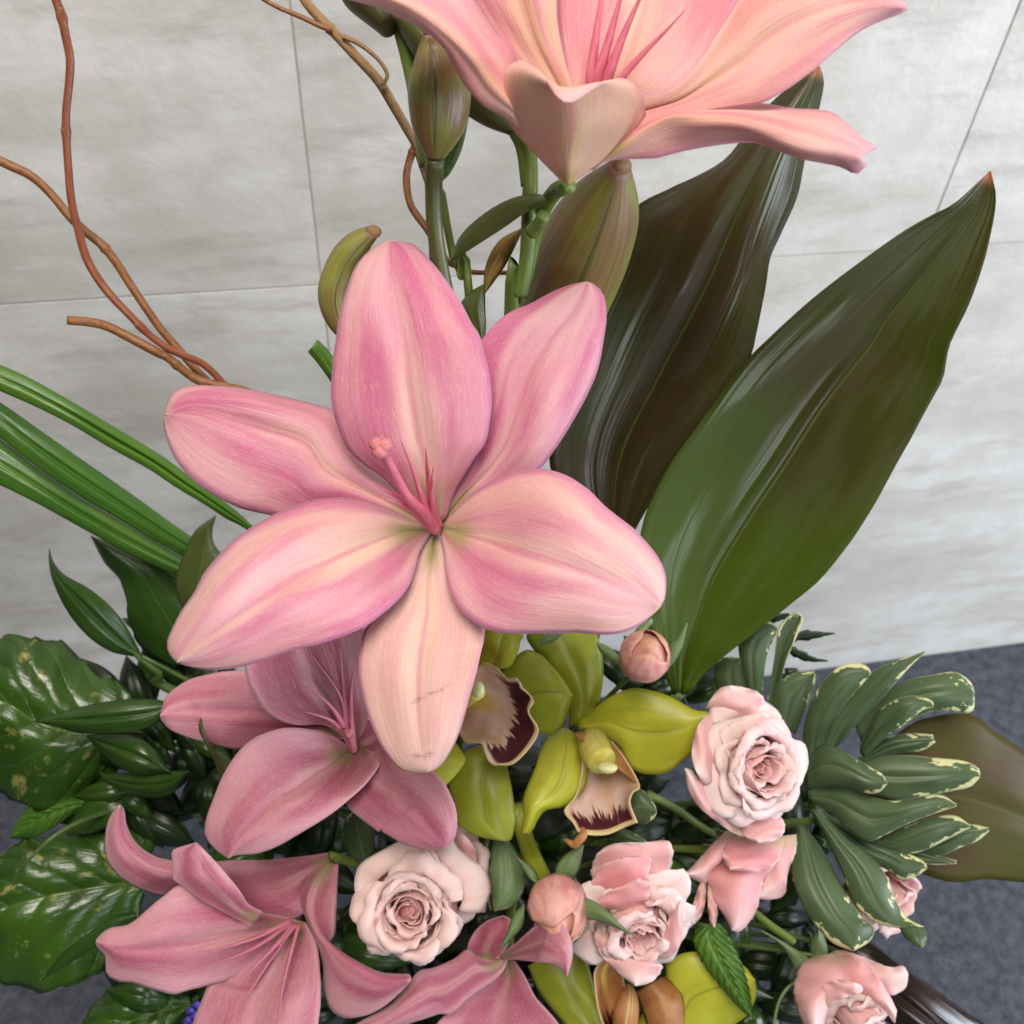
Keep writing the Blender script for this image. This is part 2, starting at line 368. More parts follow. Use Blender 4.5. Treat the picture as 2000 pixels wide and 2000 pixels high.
TWIGRED = mat_plain('willow_bark_red', (0.17, 0.042, 0.018), (0.24, 0.075, 0.03), (5, 30), 0.32, 0, 0.35)
TWIGTAN = mat_plain('willow_bark_tan', (0.20, 0.11, 0.04), (0.30, 0.18, 0.075), (6, 24), 0.5, 0, 0.6)
CUTWOOD = mat_plain('cut_wood', (0.55, 0.45, 0.28), (0.65, 0.55, 0.36), (9, 9), 0.7)
YELLOW = mat_plain('orchid_column', (0.60, 0.52, 0.06), (0.72, 0.66, 0.18), (5, 5), 0.45, 0.2)
CAPWHITE = mat_plain('orchid_cap', (0.68, 0.66, 0.26), (0.76, 0.74, 0.40), (5, 5), 0.4, 0.2)
VIOLET = mat_plain('violet_petal', (0.12, 0.09, 0.55), (0.20, 0.14, 0.70), (5, 5), 0.6, 0.2)
DIRT = mat_plain('dark_moss', (0.012, 0.014, 0.008), (0.03, 0.03, 0.014), rough=0.9, bump=0.9, object_noise=140.0)
VASE = mat_plain('dark_glazed', (0.012, 0.012, 0.014), (0.022, 0.022, 0.024), rough=0.3, bump=0.05, object_noise=30.0)

def mat_bud():
    w = Nodes('lily_bud'); w.uv(); off = w.math('MULTIPLY', w.rnd, 13.0)
    seam = w.math('COSINE', w.math('MULTIPLY', w.u, 6.28318*3))         # three grooves round the bud
    lines = w.noise(w.vec(w.math('MULTIPLY', w.u, 46.0), w.math('MULTIPLY', w.v, 2.0), off), 1.0, 3, 0.6)
    br = w.noise(w.vec(w.math('MULTIPLY', w.u, 5.0), w.math('MULTIPLY', w.v, 3.0), off), 1.0, 2)
    g = w.mix(w.step(lines, 0.2, 0.8), (0.17, 0.17, 0.028), (0.25, 0.24, 0.05))
    b = w.mix(w.step(lines, 0.2, 0.8), (0.16, 0.085, 0.030), (0.25, 0.14, 0.055))
    c = w.mix(w.math('ADD', w.math('SUBTRACT', w.step(br, 0.35, 0.65), 0.5), w.k[0], clamp=True), g, b)
    c = w.mix(w.k[1], c, (0.022, 0.035, 0.006))
    c = w.mix(w.math('MULTIPLY', w.step(seam, 0.90, 0.985), 0.75), c, (0.05, 0.065, 0.012))
    c = w.mix(w.step(w.v, 0.955, 0.985), c, (0.22, 0.11, 0.06))
    return w.finish(c, 0.42, w.bump(w.math('ADD', lines, w.math('MULTIPLY', seam, -0.6)), 0.35, 0.001), 0.08)
BUD = mat_bud()
def mat_rose():
    """object colour: r = 0 heart .. 1 outer petal, g = warmth"""
    w = Nodes('rose_petal'); w.uv(); off = w.math('MULTIPLY', w.rnd, 23.0)
    st = w.noise(w.vec(w.math('MULTIPLY', w.u, 16.0), w.math('MULTIPLY', w.v, 2.0), off), 1.0, 3)
    rim = w.math('ADD', w.v, w.math('MULTIPLY', w.math('SUBTRACT', st, 0.5), 0.35))
    rim = w.math('MAXIMUM', rim, w.step(w.s, 0.80, 1.0, 0.3, 0.95))
    c = w.mix(w.math('MULTIPLY', w.step(rim, 0.50, 0.98), w.math('MULTIPLY_ADD', w.k[0], 0.60, 0.38)), w.mix(w.step(w.k[0], 0.1, 0.9), (0.88, 0.40, 0.43), (0.91, 0.58, 0.57)), (0.97, 0.90, 0.86))
    c = w.mix(w.math('MULTIPLY', w.k[1], 0.5), c, (0.93, 0.74, 0.66))
    c = w.mix(w.step(w.v, 0.25, 0.0), c, (0.70, 0.55, 0.35))
    br = w.noise(w.vec(w.math('MULTIPLY', w.u, 8.0), w.math('MULTIPLY', w.v, 20.0), off), 1.0, 3)
    c = w.mix(w.math('MULTIPLY', w.math('MULTIPLY', w.step(br, 0.66, 0.76), w.step(w.v, 0.86, 1.0)), 0.6), c, (0.45, 0.28, 0.13))
    return w.finish(c, 0.55, w.bump(st, 0.18, 0.001), 0.42, w.mix(0.4, c, (0.92, 0.45, 0.45)), 0.3, 0, 0.15)
ROSE = mat_rose()
def mat_rosebud():
    w = Nodes('rose_bud'); w.uv(); off = w.math('MULTIPLY', w.rnd, 23.0)
    st = w.noise(w.vec(w.math('MULTIPLY', w.u, 8.0), w.math('MULTIPLY', w.v, 3.0), off), 1.0, 3)
    c = w.mix(w.step(st, 0.35, 0.65), (0.66, 0.26, 0.24), (0.76, 0.42, 0.36))
    c = w.mix(w.step(w.v, 0.85, 1.0, 0, 0.5), c, (0.70, 0.42, 0.22))
    return w.finish(c, 0.5, w.bump(st, 0.3, 0.001), 0.2)
ROSEBUD = mat_rosebud()
def mat_lip(name, body, hood):
    w = Nodes(name); w.uv(); off = w.math('MULTIPLY', w.rnd, 5.0)
    st = w.noise(w.vec(w.math('MULTIPLY', w.u, 30.0), w.math('MULTIPLY', w.v, 2.5), off), 1.0, 3, 0.6)
    nz = w.noise(w.vec(w.math('MULTIPLY', w.u, 4.0), w.math('MULTIPLY', w.v, 4.0), off), 1.0, 2)
    c = w.mix(w.step(nz, 0.35, 0.65), body, hood)
    c = w.mix(w.math('MULTIPLY', w.step(w.s, 0.30, 0.05), w.step(w.v, 0.55, 0.25)), c, (0.70, 0.48, 0.10))
    x = w.math('ADD', w.v, w.math('MULTIPLY', w.math('SUBTRACT', st, 0.5), 0.62))
    x = w.math('SUBTRACT', x, w.math('MULTIPLY', w.k[0], 0.3))
    mar = w.math('MULTIPLY', w.step(x, 0.55, 0.61), w.step(w.s, 0.97, 0.86))
    c = w.mix(mar, c, (0.065, 0.003, 0.010))
    rim = w.math('MAXIMUM', w.step(w.v, 0.945, 0.965), w.step(w.s, 0.93, 0.97))
    c = w.mix(rim, c, (0.62, 0.46, 0.22))
    return w.finish(c, 0.5, w.bump(st, 0.25, 0.001), 0.15)
LIP = mat_lip('orchid_lip', (0.80, 0.60, 0.52), (0.68, 0.44, 0.30))
LIPB = mat_lip('orchid_lip_amber', (0.42, 0.19, 0.06), (0.52, 0.24, 0.09))
HOOD = mat_plain('orchid_hood', (0.36, 0.15, 0.045), (0.50, 0.24, 0.09), (3, 3), 0.5, 0.2)

def mat_tile():
    w = Nodes('stone_tile'); c0 = w.n('ShaderNodeTexCoord'); g = w.n('ShaderNodeNewGeometry')
    mp = w.n('ShaderNodeMapping'); w.t.links.new(g.outputs['Position'], mp.inputs[0]); mp.inputs['Scale'].default_value = (1.8, 1.8, 7.5)
    mp.inputs['Rotation'].default_value = (0, math.radians(4), 0)
    i = w.n('ShaderNodeObjectInfo'); of = w.n('ShaderNodeVectorMath', operation='MULTIPLY_ADD')
    w.t.links.new(w.vec(i.outputs['Random'], i.outputs['Random'], i.outputs['Random']), of.inputs[0]); of.inputs[1].default_value = (11, 7, 23)
    w.t.links.new(mp.outputs[0], of.inputs[2])
    a = w.noise(of.outputs[0], 1.6, 6, 0.62); b = w.noise(of.outputs[0], 4.5, 5, 0.65); cl = w.noise(g.outputs['Position'], 26.0, 5, 0.6)
    c = w.mix(w.step(a, 0.30, 0.70), (0.48, 0.458, 0.41), (0.65, 0.636, 0.60))
    c = w.mix(w.step(b, 0.50, 0.70, 0, 0.62), c, (0.37, 0.335, 0.295))
    c = w.mix(w.step(b, 0.42, 0.25, 0, 0.45), c, (0.69, 0.685, 0.66))
    c = w.mix(w.step(cl, 0.40, 0.68, 0, 0.42), c, (0.45, 0.42, 0.365))
    relief = w.math('ADD', w.math('MULTIPLY', cl, 1.0), w.math('MULTIPLY', w.noise(g.outputs['Position'], 110.0, 4, 0.6), 0.35))
    return w.finish(c, 0.42, w.bump(relief, 0.35, 0.003))
TILE = mat_tile()
GROUT = mat_plain('grout', (0.44, 0.43, 0.41), (0.52, 0.51, 0.49), rough=0.9, object_noise=300.0)
def mat_carpet():
    w = Nodes('carpet'); g = w.n('ShaderNodeNewGeometry')
    a = w.noise(g.outputs['Position'], 70.0, 6, 0.75); b = w.noise(g.outputs['Position'], 240.0, 4, 0.75)
    c = w.mix(w.step(a, 0.3, 0.7), (0.042, 0.046, 0.060), (0.120, 0.128, 0.155))
    c = w.mix(w.step(b, 0.4, 0.75, 0, 0.5), c, (0.12, 0.12, 0.145))
    return w.finish(c, 0.95, w.bump(b, 0.9, 0.004), 0, None, 0.15)
CARPET = mat_carpet()

# ------------------------------------------------------------------ setting
def box_mesh(name, x0, x1, y0, y1, z0, z1, mat, bev=0.0):
    import bmesh
    bm = bmesh.new(); bmesh.ops.create_cube(bm, size=1.0)
    for v in bm.verts:
        v.co = ((x0+x1)/2+v.co.x*(x1-x0), (y0+y1)/2+v.co.y*(y1-y0), (z0+z1)/2+v.co.z*(z1-z0))
    if bev: bmesh.ops.bevel(bm, geom=list(bm.edges), offset=bev, segments=2, affect='EDGES')
    me = bpy.data.meshes.new(name); bm.to_mesh(me); bm.free(); me.materials.append(mat)
    o = bpy.data.objects.new(name, me); COL.objects.link(o); return o
floor = box_mesh('floor', -3, 3.5, -2.5, WALL_Y+0.10, -0.05, 0.0, CARPET); tag(floor, kind='structure')
wall = box_mesh('wall', -3, 3.5, WALL_Y+0.004, WALL_Y+0.09, 0.0, 2.6, GROUT); tag(wall, kind='structure')
SEAM_X = (-0.012, 0.4935); TW = SEAM_X[1]-SEAM_X[0]; SEAM_Z = CAM[2]-0.4463
for r, (z0, z1) in enumerate(((0.0, SEAM_Z), (SEAM_Z, SEAM_Z+TW*1.3), (SEAM_Z+TW*1.3, SEAM_Z+TW*2.6))):
    for k in range(-3, 5):
        x0 = SEAM_X[0]+k*TW
        t = box_mesh('tile', x0+0.0006, x0+TW-0.0006, WALL_Y+0.0028, WALL_Y+0.007, z0+0.0006, z1-0.0006, TILE, 0.0006)
        t.parent = wall
CENTER = np.array((0.075, 0.265, 0.50))      # where the stems go in
# ------------------------------------------------------------------ vase and moss (under the flowers)
def lathe(c, prof, nu=40):
    V = []; UV = []
    for i, (r, z) in enumerate(prof):
        for j in range(nu):
            a = 2*math.pi*j/nu; V.append((c[0]+r*math.cos(a), c[1]+r*math.sin(a), z)); UV.append((j/nu, i/(len(prof)-1)))
    F = grid_faces(len(prof), nu, True); F.append(tuple(range(nu))[::-1]); F.append(tuple((len(prof)-1)*nu+j for j in range(nu)))
    return np.array(V), F, np.array(UV)
VX, VY, VZ = 0.075, 0.285, 0.44
vt = Thing('flower_vase', 'dark glazed vase hidden beneath the flowers', 'vase', (VX, VY, 0))
vt.add('body', lathe((VX, VY), [(0.055, 0.001), (0.062, 0.02), (0.05, 0.06), (0.052, 0.16), (0.07, 0.30), (0.085, 0.40), (0.088, VZ), (0.080, VZ+0.001), (0.078, VZ-0.03), (0.01, VZ-0.032)]), VASE, thick=0)
mo = Thing('floral_foam', 'dark mossy foam mound in the vase holding the stems', 'foam', (VX, VY, VZ-0.028))
mv, mf, mu = lathe((VX, VY), [(0.072, VZ-0.028), (0.076, VZ+0.0), (0.070, VZ+0.03), (0.05, VZ+0.052), (0.02, VZ+0.06), (0.004, VZ+0.061)])
rng = random.Random(4)
mo.add('mound', (mv, mf, mu), DIRT, thick=0)
HEART = np.array((VX, VY, VZ+0.03))
def stalk(th, start, r=0.0022, mat=None, sag=0.02, name='stem', seed=0, via=None):
    """stem from a flower's back down into the foam"""
    s = np.asarray(start, float).reshape(3); g = random.Random(seed)
    e = HEART+np.array((g.uniform(-.05, .05), g.uniform(-.04, .04), g.uniform(-.02, 0.0)))
    pts = [s, s*0.55+e*0.45+np.array((0, 0, -sag)), e] if via is None else [s]+[np.asarray(v).reshape(3) for v in via]+[e]
    return th.add(name, tube(pts, [r*0.8, r, r], 22, 8), mat or GREENSTEM, thick=0)

# ------------------------------------------------------------------ lilies
def lily(label, base_spec, base_d, petals, mat, filaments=(), pistil=None, group='pink lilies in the arrangement', stem=True, seed=0, fil_mat=None):
    th = Thing('lily_flower', label, 'lily', pw(base_spec, base_d)[0], group)
    for i, (kw, colr) in enumerate(petals):
        kw = dict(kw); kind = kw.pop('rows', None)
        m = kw.pop('mat', mat); nm = kw.pop('name', 'petal')
        g = rows(*kind) if kind else loft(seed=seed*10+i, **dict(dict(lump=.0008, nv=44, nu=25), **kw))
        th.add(nm, g, m, colr+(1,), 0.0007)
    for sp, dd, r in filaments:
        p = px(sp); w = to_world(p, np.linspace(dd[0], dd[1], len(p)))
        th.add('filament', tube(w, [rpx(r, dd[0]), rpx(r*.8, dd[0]), rpx(r*0.45, dd[1]), rpx(.6, dd[1])], 26, 9), fil_mat or FILAMENT, thick=0)
    if pistil:
        sp, dd, r, head = pistil
        p = px(sp); w = to_world(p, np.linspace(dd[0], dd[1], len(p)))
        ps = th.add('pistil', tube(w, [rpx(r, dd[0]), rpx(r*.72, dd[0]), rpx(r*0.9, dd[1])], 26, 10), fil_mat or FILAMENT, thick=0)
        if head:
            for a in (0.4, 2.5, 4.6):
                c = w[-1]+ROT@np.array((math.cos(a), math.sin(a), 0.2))*rpx(head*.42, dd[1])
                th.add('stigma', blob(c, rpx(head*.68, dd[1]), (1, 1, .8), 10, 12, .12, 4), STIGMA, thick=0, parent=ps)
    if stem: stalk(th, pw(base_spec, base_d+0.004)[0], 0.0034, STEM, 0.0, seed=seed)
    return th

# the wide open lily in the middle
lily('wide open pink lily with cream lower petal, all six petals spread', 'E 690,1060', 0.402, [
  (dict(Ls='E 640,1010 520,890 400,770 330,725 230,640 170,520 136,380 135,200 160,20 B 170,1720 215,1560 262,1440 330,1360 400,1312 450,1300',
        Rs='E 745,1010 790,860 850,755 905,665 960,590 985,470 995,350 970,180 932,30 B 885,1745 832,1640 780,1560 700,1450 640,1385 575,1322 515,1308 450,1300',
        dep=[.402, .386, .374, .370, .374, .382], camber=[.0, .000, .002, .003, .003, .002], groove=.0026, ruf=(.0020, 1.6), rollL=.004, rollR=.005), (.30, .62, .5)),
  (dict(Ls='E 700,1010 790,850 850,700 880,500 900,250 920,80 B 945,1825 1000,1760 1100,1680 1200,1640 1330,1570 1440,1532 1510,1522',
        Rs='E 760,1020 800,975 900,900 1050,840 1150,790 1255,728 1380,560 1455,430 1530,290 1575,150 1600,10 B 1605,1780 1611,1690 1598,1600 1560,1545 1510,1522',
        dep=[.405, .398, .390, .386, .385, .386], camber=[.0, .001, .001, .002, .001], groove=.0018, ruf=(.0015, 1.4), rollR=.005), (.22, .60, .5)),
  (dict(Ls='E 735,1030 800,960 890,870 960,822 1080,762 1200,739 1300,740 1420,782 1520,850 1620,950 1740,1042 1820,1122 1890,1212 1925,1290 1933,1360 1925,1430 1905,1470',
        Rs='E 715,1070 735,1160 744,1260 760,1370 800,1460 850,1520 920,1575 975,1600 1080,1620 1250,1620 1450,1615 1600,1626 1720,1608 1820,1552 1880,1500 1905,1470',
        Ms='E 725,1050 830,1085 1000,1130 1180,1190 1360,1245 1540,1310 1720,1385 1905,1470',
        dep=[.402, .388, .374, .368, .368, .374], camber=[.0, -.002, .000, .002, .003, .002], groove=.0028, ruf=(.0022, 1.5), rollL=.007, rollR=.003), (.60, .10, .5)),
  (dict(Ls='E 668,1075 610,1180 520,1330 400,1500 310,1600 285,1720 I 1550,330 1550,450 1578,600 1620,760 1700,950 1800,1100 1870,1165 1932,1182 2000,1190 2080,1183',
        Rs='E 702,1075 735,1170 770,1300 850,1430 930,1530 957,1605 945,1700 L 355,250 320,400 260,620 200,830 140,980 60,1110 0,1165 -45,1183',
        dep=[.406, .398, .390, .385, .385, .390], camber=[.0, .001, .002, .004, .004], groove=.0020, ruf=(.0014, 1.3)), (.94, .22, 1.)),
  (dict(Ls='E 655,1040 560,1010 450,960 350,920 230,896 120,892 0,912 D 1480,982 1340,1060 1240,1140 1170,1212 1100,1300 1050,1400 980,1500 920,1620 900,1685 920,1740 957,1775',
        Rs='E 668,1070 612,1160 585,1260 550,1360 480,1450 340,1565 230,1620 60,1682 D 1600,1702 1400,1770 1250,1808 1120,1813 1020,1797 957,1775',
        Ms='E 660,1055 480,1085 300,1150 100,1240 D 1600,1310 1400,1440 1200,1580 957,1775',
        dep=[.402, .388, .374, .367, .365, .370], camber=[.0, -.002, -.001, .001, .003, .002], groove=.0030, ruf=(.0012, 1.4), rollL=.012, rollR=.003), (.62, .16, .7)),
  (dict(Ls='E 650,1020 560,930 480,840 380,760 280,660 174,444 D 1700,392 1550,352 1400,320 1250,297 1100,286 1000,293 930,326 905,385 890,440',
        Rs='E 660,1050 550,1040 400,1000 250,970 100,960 D 1700,1000 1580,1005 1460,982 1400,970 1280,940 1150,870 1050,800 960,700 910,600 886,510 890,440',
        Ms='E 655,1035 500,950 300,850 100,740 D 1650,600 1450,530 1250,470 1050,420 890,440',
        dep=[.406, .400, .394, .389, .386, .390], camber=[.0, .001, .001, .002, .003], groove=.0026, ruf=(.0014, 1.4), rollL=.008, rollR=.003), (.42, .62, .5)),
 ], PINK, filaments=[
  ('E 680,1050 640,950 600,830 555,700 497,560', (.398, .348), 9),
  ('E 700,1040 670,900 652,760 645,690 639,605', (.398, .352), 9),
  ('E 705,1040 680,940 672,820 680,715', (.398, .362), 8),
  ('E 670,1045 600,960 510,895 420,850 340,800', (.398, .352), 9),
  ('E 665,1050 570,965 490,920 395,888', (.398, .358), 8),
  ('E 712,1040 672,930 668,850 681,790', (.398, .364), 8)],
 pistil=('E 692,1060 630,970 540,880 470,760 395,615', (.398, .338), 12, 21), seed=1)

# the big lily seen from below at the top
top_lily = lily('big peach pink lily seen from its underside, one petal folded over', 'B 1408,995', 0.338, [
  (dict(Ls='B 1390,700 1290,520 1130,332 1020,180 900,0 830,-150 830,-330 960,-560 1080,-640', Rs='B 1450,560 1425,440 1390,330 1352,150 1345,0 1345,-150 1320,-330 1210,-560 1080,-640',
        dep=[.338, .330, .322, .318, .318], camber=[0, .003, .003], groove=.0015), (.85, .30, .4)),
  (dict(Ls='B 1420,560 1400,380 1350,150 1340,0 1330,-200 1400,-460 1540,-700 1600,-760', Rs='B 1680,560 C 20,490 120,415 212,322 302,200 362,90 395,0 420,-150 340,-420 B 1720,-690 1600,-760',
        dep=[.338, .336, .334, .334, .336], camber=[0, .004, .004], groove=.001), (.12, .60, .5)),
  (dict(Ls='B 1420,800 1250,640 1140,450 1115,290 1020,180 900,0 820,-90 600,-140 300,-100 60,-60',
        Rs='B 1400,850 1240,780 1080,640 960,572 870,480 800,368 740,255 640,162 500,92 380,35 250,0 150,-30 60,-60',
        Ms='B 1410,830 1200,660 1000,470 900,330 780,200 620,70 420,-20 60,-60',
        dep=[.336, .322, .308, .300, .298], camber=[0, .004, .010, .010, .004], groove=-.002, ruf=(.001, 1.2)), (.40, .30, .4)),
  (dict(Ls='B 1560,760 1700,560 C 30,470 180,325 330,95 420,-40 620,-160 900,-170 1150,-90 1300,35',
        Rs='B 1600,820 1760,700 C 0,642 100,622 300,585 500,560 610,508 740,420 850,330 950,242 1050,163 1150,112 1250,76 1303,48',
        dep=[.336, .324, .312, .303, .300], camber=[0, -.002, .003, .005, .003], groove=.002, ruf=(.001, 1.2)), (.38, .34, .5)),
  (dict(Ls='B 1550,860 1680,740 C -80,655 30,640 150,602 350,570 500,560 700,590 830,597 920,620 990,680 1050,742 1100,775 1138,795',
        Rs='B 1540,920 1640,860 C -50,850 0,836 150,800 300,775 450,762 530,776 620,815 750,855 850,875 950,897 1030,934 1085,880',
        Ms='B 1545,890 1680,800 C 0,650 200,640 380,648 550,692 700,746 850,786 960,806 1060,850',
        dep=[.336, .324, .314, .307, .304], camber=[0, .008, .012, .010, .004]), (.32, .34, .4)),
  (dict(rows=(['B 1385,985 1395,992 1405,998 1415,992 1428,982',
               'B 1190,785 1290,800 1400,820 1510,830 1625,850',
               'B 1075,640 1230,650 1400,680 1570,690 1795,690',
               'B 1035,500 1200,510 1400,550 1590,530 1818,570',
               'B 1060,385 1190,395 1385,490 1590,455 1775,465',
               'B 1135,328 1225,370 1385,478 1590,442 1705,426',
               'B 1165,335 1262,400 1388,556 1560,472 1660,430'],
              [[.340, .337, .336, .337, .340], [.335, .327, .321, .327, .335], [.331, .317, .309, .317, .331], [.326, .308, .299, .308, .326],
               [.320, .302, .291, .302, .320], [.317, .301, .288, .301, .317], [.316, .299, .285, .299, .316]])), (.95, .10, .6)),
 ], PEACH, filaments=[
  ('B 1545,560 1530,420 1555,200 1590,-30 1620,-200', (.332, .312), 12),
  ('B 1570,560 1570,420 1630,200 1695,-30 1750,-200', (.332, .306), 12),
  ('B 1600,560 1620,420 1700,200 1800,-20 1880,-150', (.332, .304), 12),
  ('B 1620,560 1680,440 1800,300 1930,170 2050,40', (.332, .308), 9)], stem=False, seed=2)

# three lilies lower down
lily('dusky pink lily tucked under the wide open lily', 'I 1530,1010', 0.505, [
  (dict(Ls='I 1480,960 1300,836 1080,832 960,800 850,740 760,620 700,490 690,320 780,60 1000,-200', Rs='I 1560,960 1640,700 1660,350 1600,60 1400,-120 1000,-200',
        dep=[.505, .488, .476, .472, .474], camber=[.0, -.003, -.004, .0], groove=.003), (.30, .50, .8)),
  (dict(Ls='I 1450,900 1200,700 950,520 700,430 560,430 400,456 260,500 150,570 92,630 70,700 52,765', Rs='I 1440,940 1200,945 900,975 640,1014 540,1002 400,966 250,922 120,862 52,780 52,765',
        dep=[.508, .498, .490, .484, .480], camber=[.0, .003, .005, .004], groove=.003), (.18, .48, .5)),
  (dict(Ls='I 1640,880 1720,830 1840,900 1950,1060 2100,1170 2200,1280 2270,1430 2288,1560 2270,1680 2200,1760', Rs='I 1560,1010 1480,1300 1455,1430 1560,1532 1700,1640 K 480,280 620,362 740,402 850,422 930,410 955,400',
        dep=[.506, .496, .488, .484, .486], camber=[.0, .003, .004, .003], groove=.002), (.12, .55, .5)),
  (dict(Ls='I 1500,940 1600,820 1720,720 1850,600', Rs='I 1560,1040 1680,1060 1800,960 1900,760', dep=[.506, .494, .484], camber=.002), (.1, .5, .5)),
  (dict(Ls='I 1480,1000 1330,902 1180,866 1000,856 880,880 760,932 660,1012 580,1120 500,1270 440,1420 400,1540 388,1640 410,1705 470,1772 565,1838',
        Rs='I 1520,1040 1600,1050 1690,1095 1700,1140 1660,1200 1580,1300 1450,1420 1320,1520 1150,1622 950,1740 780,1800 620,1812 565,1838',
        Ms='I 1500,1020 1350,1130 1200,1225 1050,1330 900,1430 750,1570 640,1690 565,1838',
        dep=[.508, .492, .478, .472, .472, .476], camber=[.0, -.004, .002, .006, .004], groove=.004, ruf=(.0015, 1.3)), (.28, .52, .6)),
 ], SHADEPINK, filaments=[
  ('I 1500,990 1440,860 1340,700 1160,540', (.500, .466), 8),
  ('I 1500,990 1455,820 1400,600 1180,290', (.500, .470), 7),
  ('I 1510,980 1470,800 1430,560 1405,240', (.500, .468), 7),
  ('I 1510,980 1490,800 1490,560 1512,390', (.500, .466), 7),
  ('I 1495,1000 1420,880 1320,790 1120,730', (.500, .468), 7)],
 pistil=('I 1510,1020 1490,950 1470,890', (.502, .486), 9, 9), seed=3, fil_mat=FILSHADE)

lily('shaded pink trumpet lily with one petal curled up like a horn', 'J 1790,470', 0.545, [
  (dict(Ls='J 1780,445 1560,478 1300,500 960,512 700,560', Rs='J 1800,560 1680,700 1600,900 1420,960 1150,900', dep=[.545, .540, .535, .525], camber=[.0, .004, .006]), (.05, .95, .8)),
  (dict(Ls='J 900,470 760,500 620,508 560,500 480,480 380,420 300,330 256,230 240,130 210,85', Rs='J 900,760 700,690 600,738 530,768 400,732 300,682 200,612 122,505 100,370 120,222 178,112 210,85',
        Ms='J 900,600 700,600 560,600 420,560 300,480 220,380 185,270 190,160 210,85',
        dep=[.520, .508, .500, .496, .496], camber=[.004, .008, .008, .004]), (.22, .25, .5)),
  (dict(Ls='J 1480,930 1200,1150 1080,1300 960,1420 880,1440 820,1580 760,1739 720,1950 900,2250', Rs='J 1615,975 1690,1130 1716,1300 1725,1500 1706,1739 1640,1950 1350,2250',
        dep=[.535, .518, .505, .500, .500], camber=[.0, .004, .006, .005], groove=.004), (.15, .42, .7)),
  (dict(Ls='J 1570,970 1430,925 1250,890 1000,770 690,690 530,782 320,962 230,1002 150,1012 70,1060 30,1112',
        Rs='J 1570,1060 1300,1240 1050,1400 880,1442 720,1482 620,1510 530,1496 420,1462 290,1420 200,1416 116,1370 104,1290 98,1210 45,1165 30,1112',
        Ms='J 1570,1010 1350,1020 1100,1060 800,1120 500,1160 300,1170 150,1160 30,1112',
        dep=[.535, .512, .498, .490, .488], camber=[.0, .006, .008, .006], groove=.004, ruf=(.003, 1.2)), (.16, .44, .7)),
  (dict(Ls='J 1290,895 1180,832 1120,742 1040,640 930,512 850,432 785,372', Rs='J 1200,1000 1000,900 800,790 690,700 612,645 608,540 603,442 640,415 700,396 785,372',
        dep=[.508, .494, .488, .486], camber=[.0, .003, .003]), (.12, .36, .4)),
  (dict(Ls='J 1770,480 1640,620 1572,745 1600,900 1690,1100 1745,1300 1742,1420 K 60,1540 110,1640 200,1690 330,1680 440,1640 540,1572 640,1480 705,1405',
        Rs='J 1858,530 1850,680 1842,850 1830,1050 K 90,1130 170,1200 330,1290 480,1350 620,1362 690,1366 705,1400',
        Ms='J 1800,520 1690,680 1640,850 1690,1020 K 80,1150 180,1280 320,1380 480,1450 705,1402',
        dep=[.545, .532, .520, .512, .510], camber=[.0, .010, .010, .004]), (.12, .46, .5)),
 ], SHADEPINK, filaments=[
  ('J 1500,960 1250,1080 1000,1160 740,1215', (.522, .486), 5),
  ('J 1500,980 1280,1130 1100,1220 900,1285', (.522, .486), 5), ('J 1520,990 1380,1150 1230,1300 1080,1460', (.522, .490), 5), ('J 1540,990 1450,1100 1380,1220 1290,1305', (.522, .492), 4),
  ('J 1530,1000 1350,1250 1200,1480 1060,1690', (.522, .494), 4), ('J 1560,990 1500,1200 1440,1450 1400,1720', (.522, .494), 4)], seed=4, fil_mat=FILSHADE)

lily('shaded pink lily below the cream rose with its mouth cut by the frame edge', 'O 1520,420', 0.560, [
  (dict(Ls='O 1270,470 1212,400 1250,290 1340,200 1480,150', Rs='O 1440,470 1500,390 1535,300 1540,190 1480,150', dep=[.540, .556, .566], camber=-.004), (.0, .95, .4)),
  (dict(Ls='O 1480,480 1400,640 1200,780 1000,940 900,1150 950,1400', Rs='O 1560,480 1640,600 1720,760 1800,850 1900,970 2000,1150 1900,1400', dep=[.555, .550, .542, .535], camber=[.0, -.006, -.006], groove=.003), (.0, .95, .7)),
  (dict(Ls='O 1480,440 1380,476 1280,462 1215,400 1100,480 950,540 850,562 760,662 650,800 560,862 400,950 300,1010',
        Rs='O 1510,470 1480,560 1400,640 1300,710 1200,782 1120,862 1060,892 1000,886 900,920 800,950 700,985 500,1050 300,1060',
        dep=[.545, .532, .525, .520, .518], camber=[.0, .004, .006, .005], ruf=(.002, 2.0)), (.16, .42, .6)),
  (dict(Ls='O 1440,445 1560,370 1680,262 1800,162 1850,132 Q 330,340 380,400 432,480 450,560 455,640 440,720 415,792', Rs='O 1480,480 1600,482 1750,500 Q 180,690 300,702 370,740 415,792',
        dep=[.540, .515, .497, .494], camber=[.0, .003, .004], groove=.002), (.10, .42, .4)),
 ], SHADEPINK, seed=5)

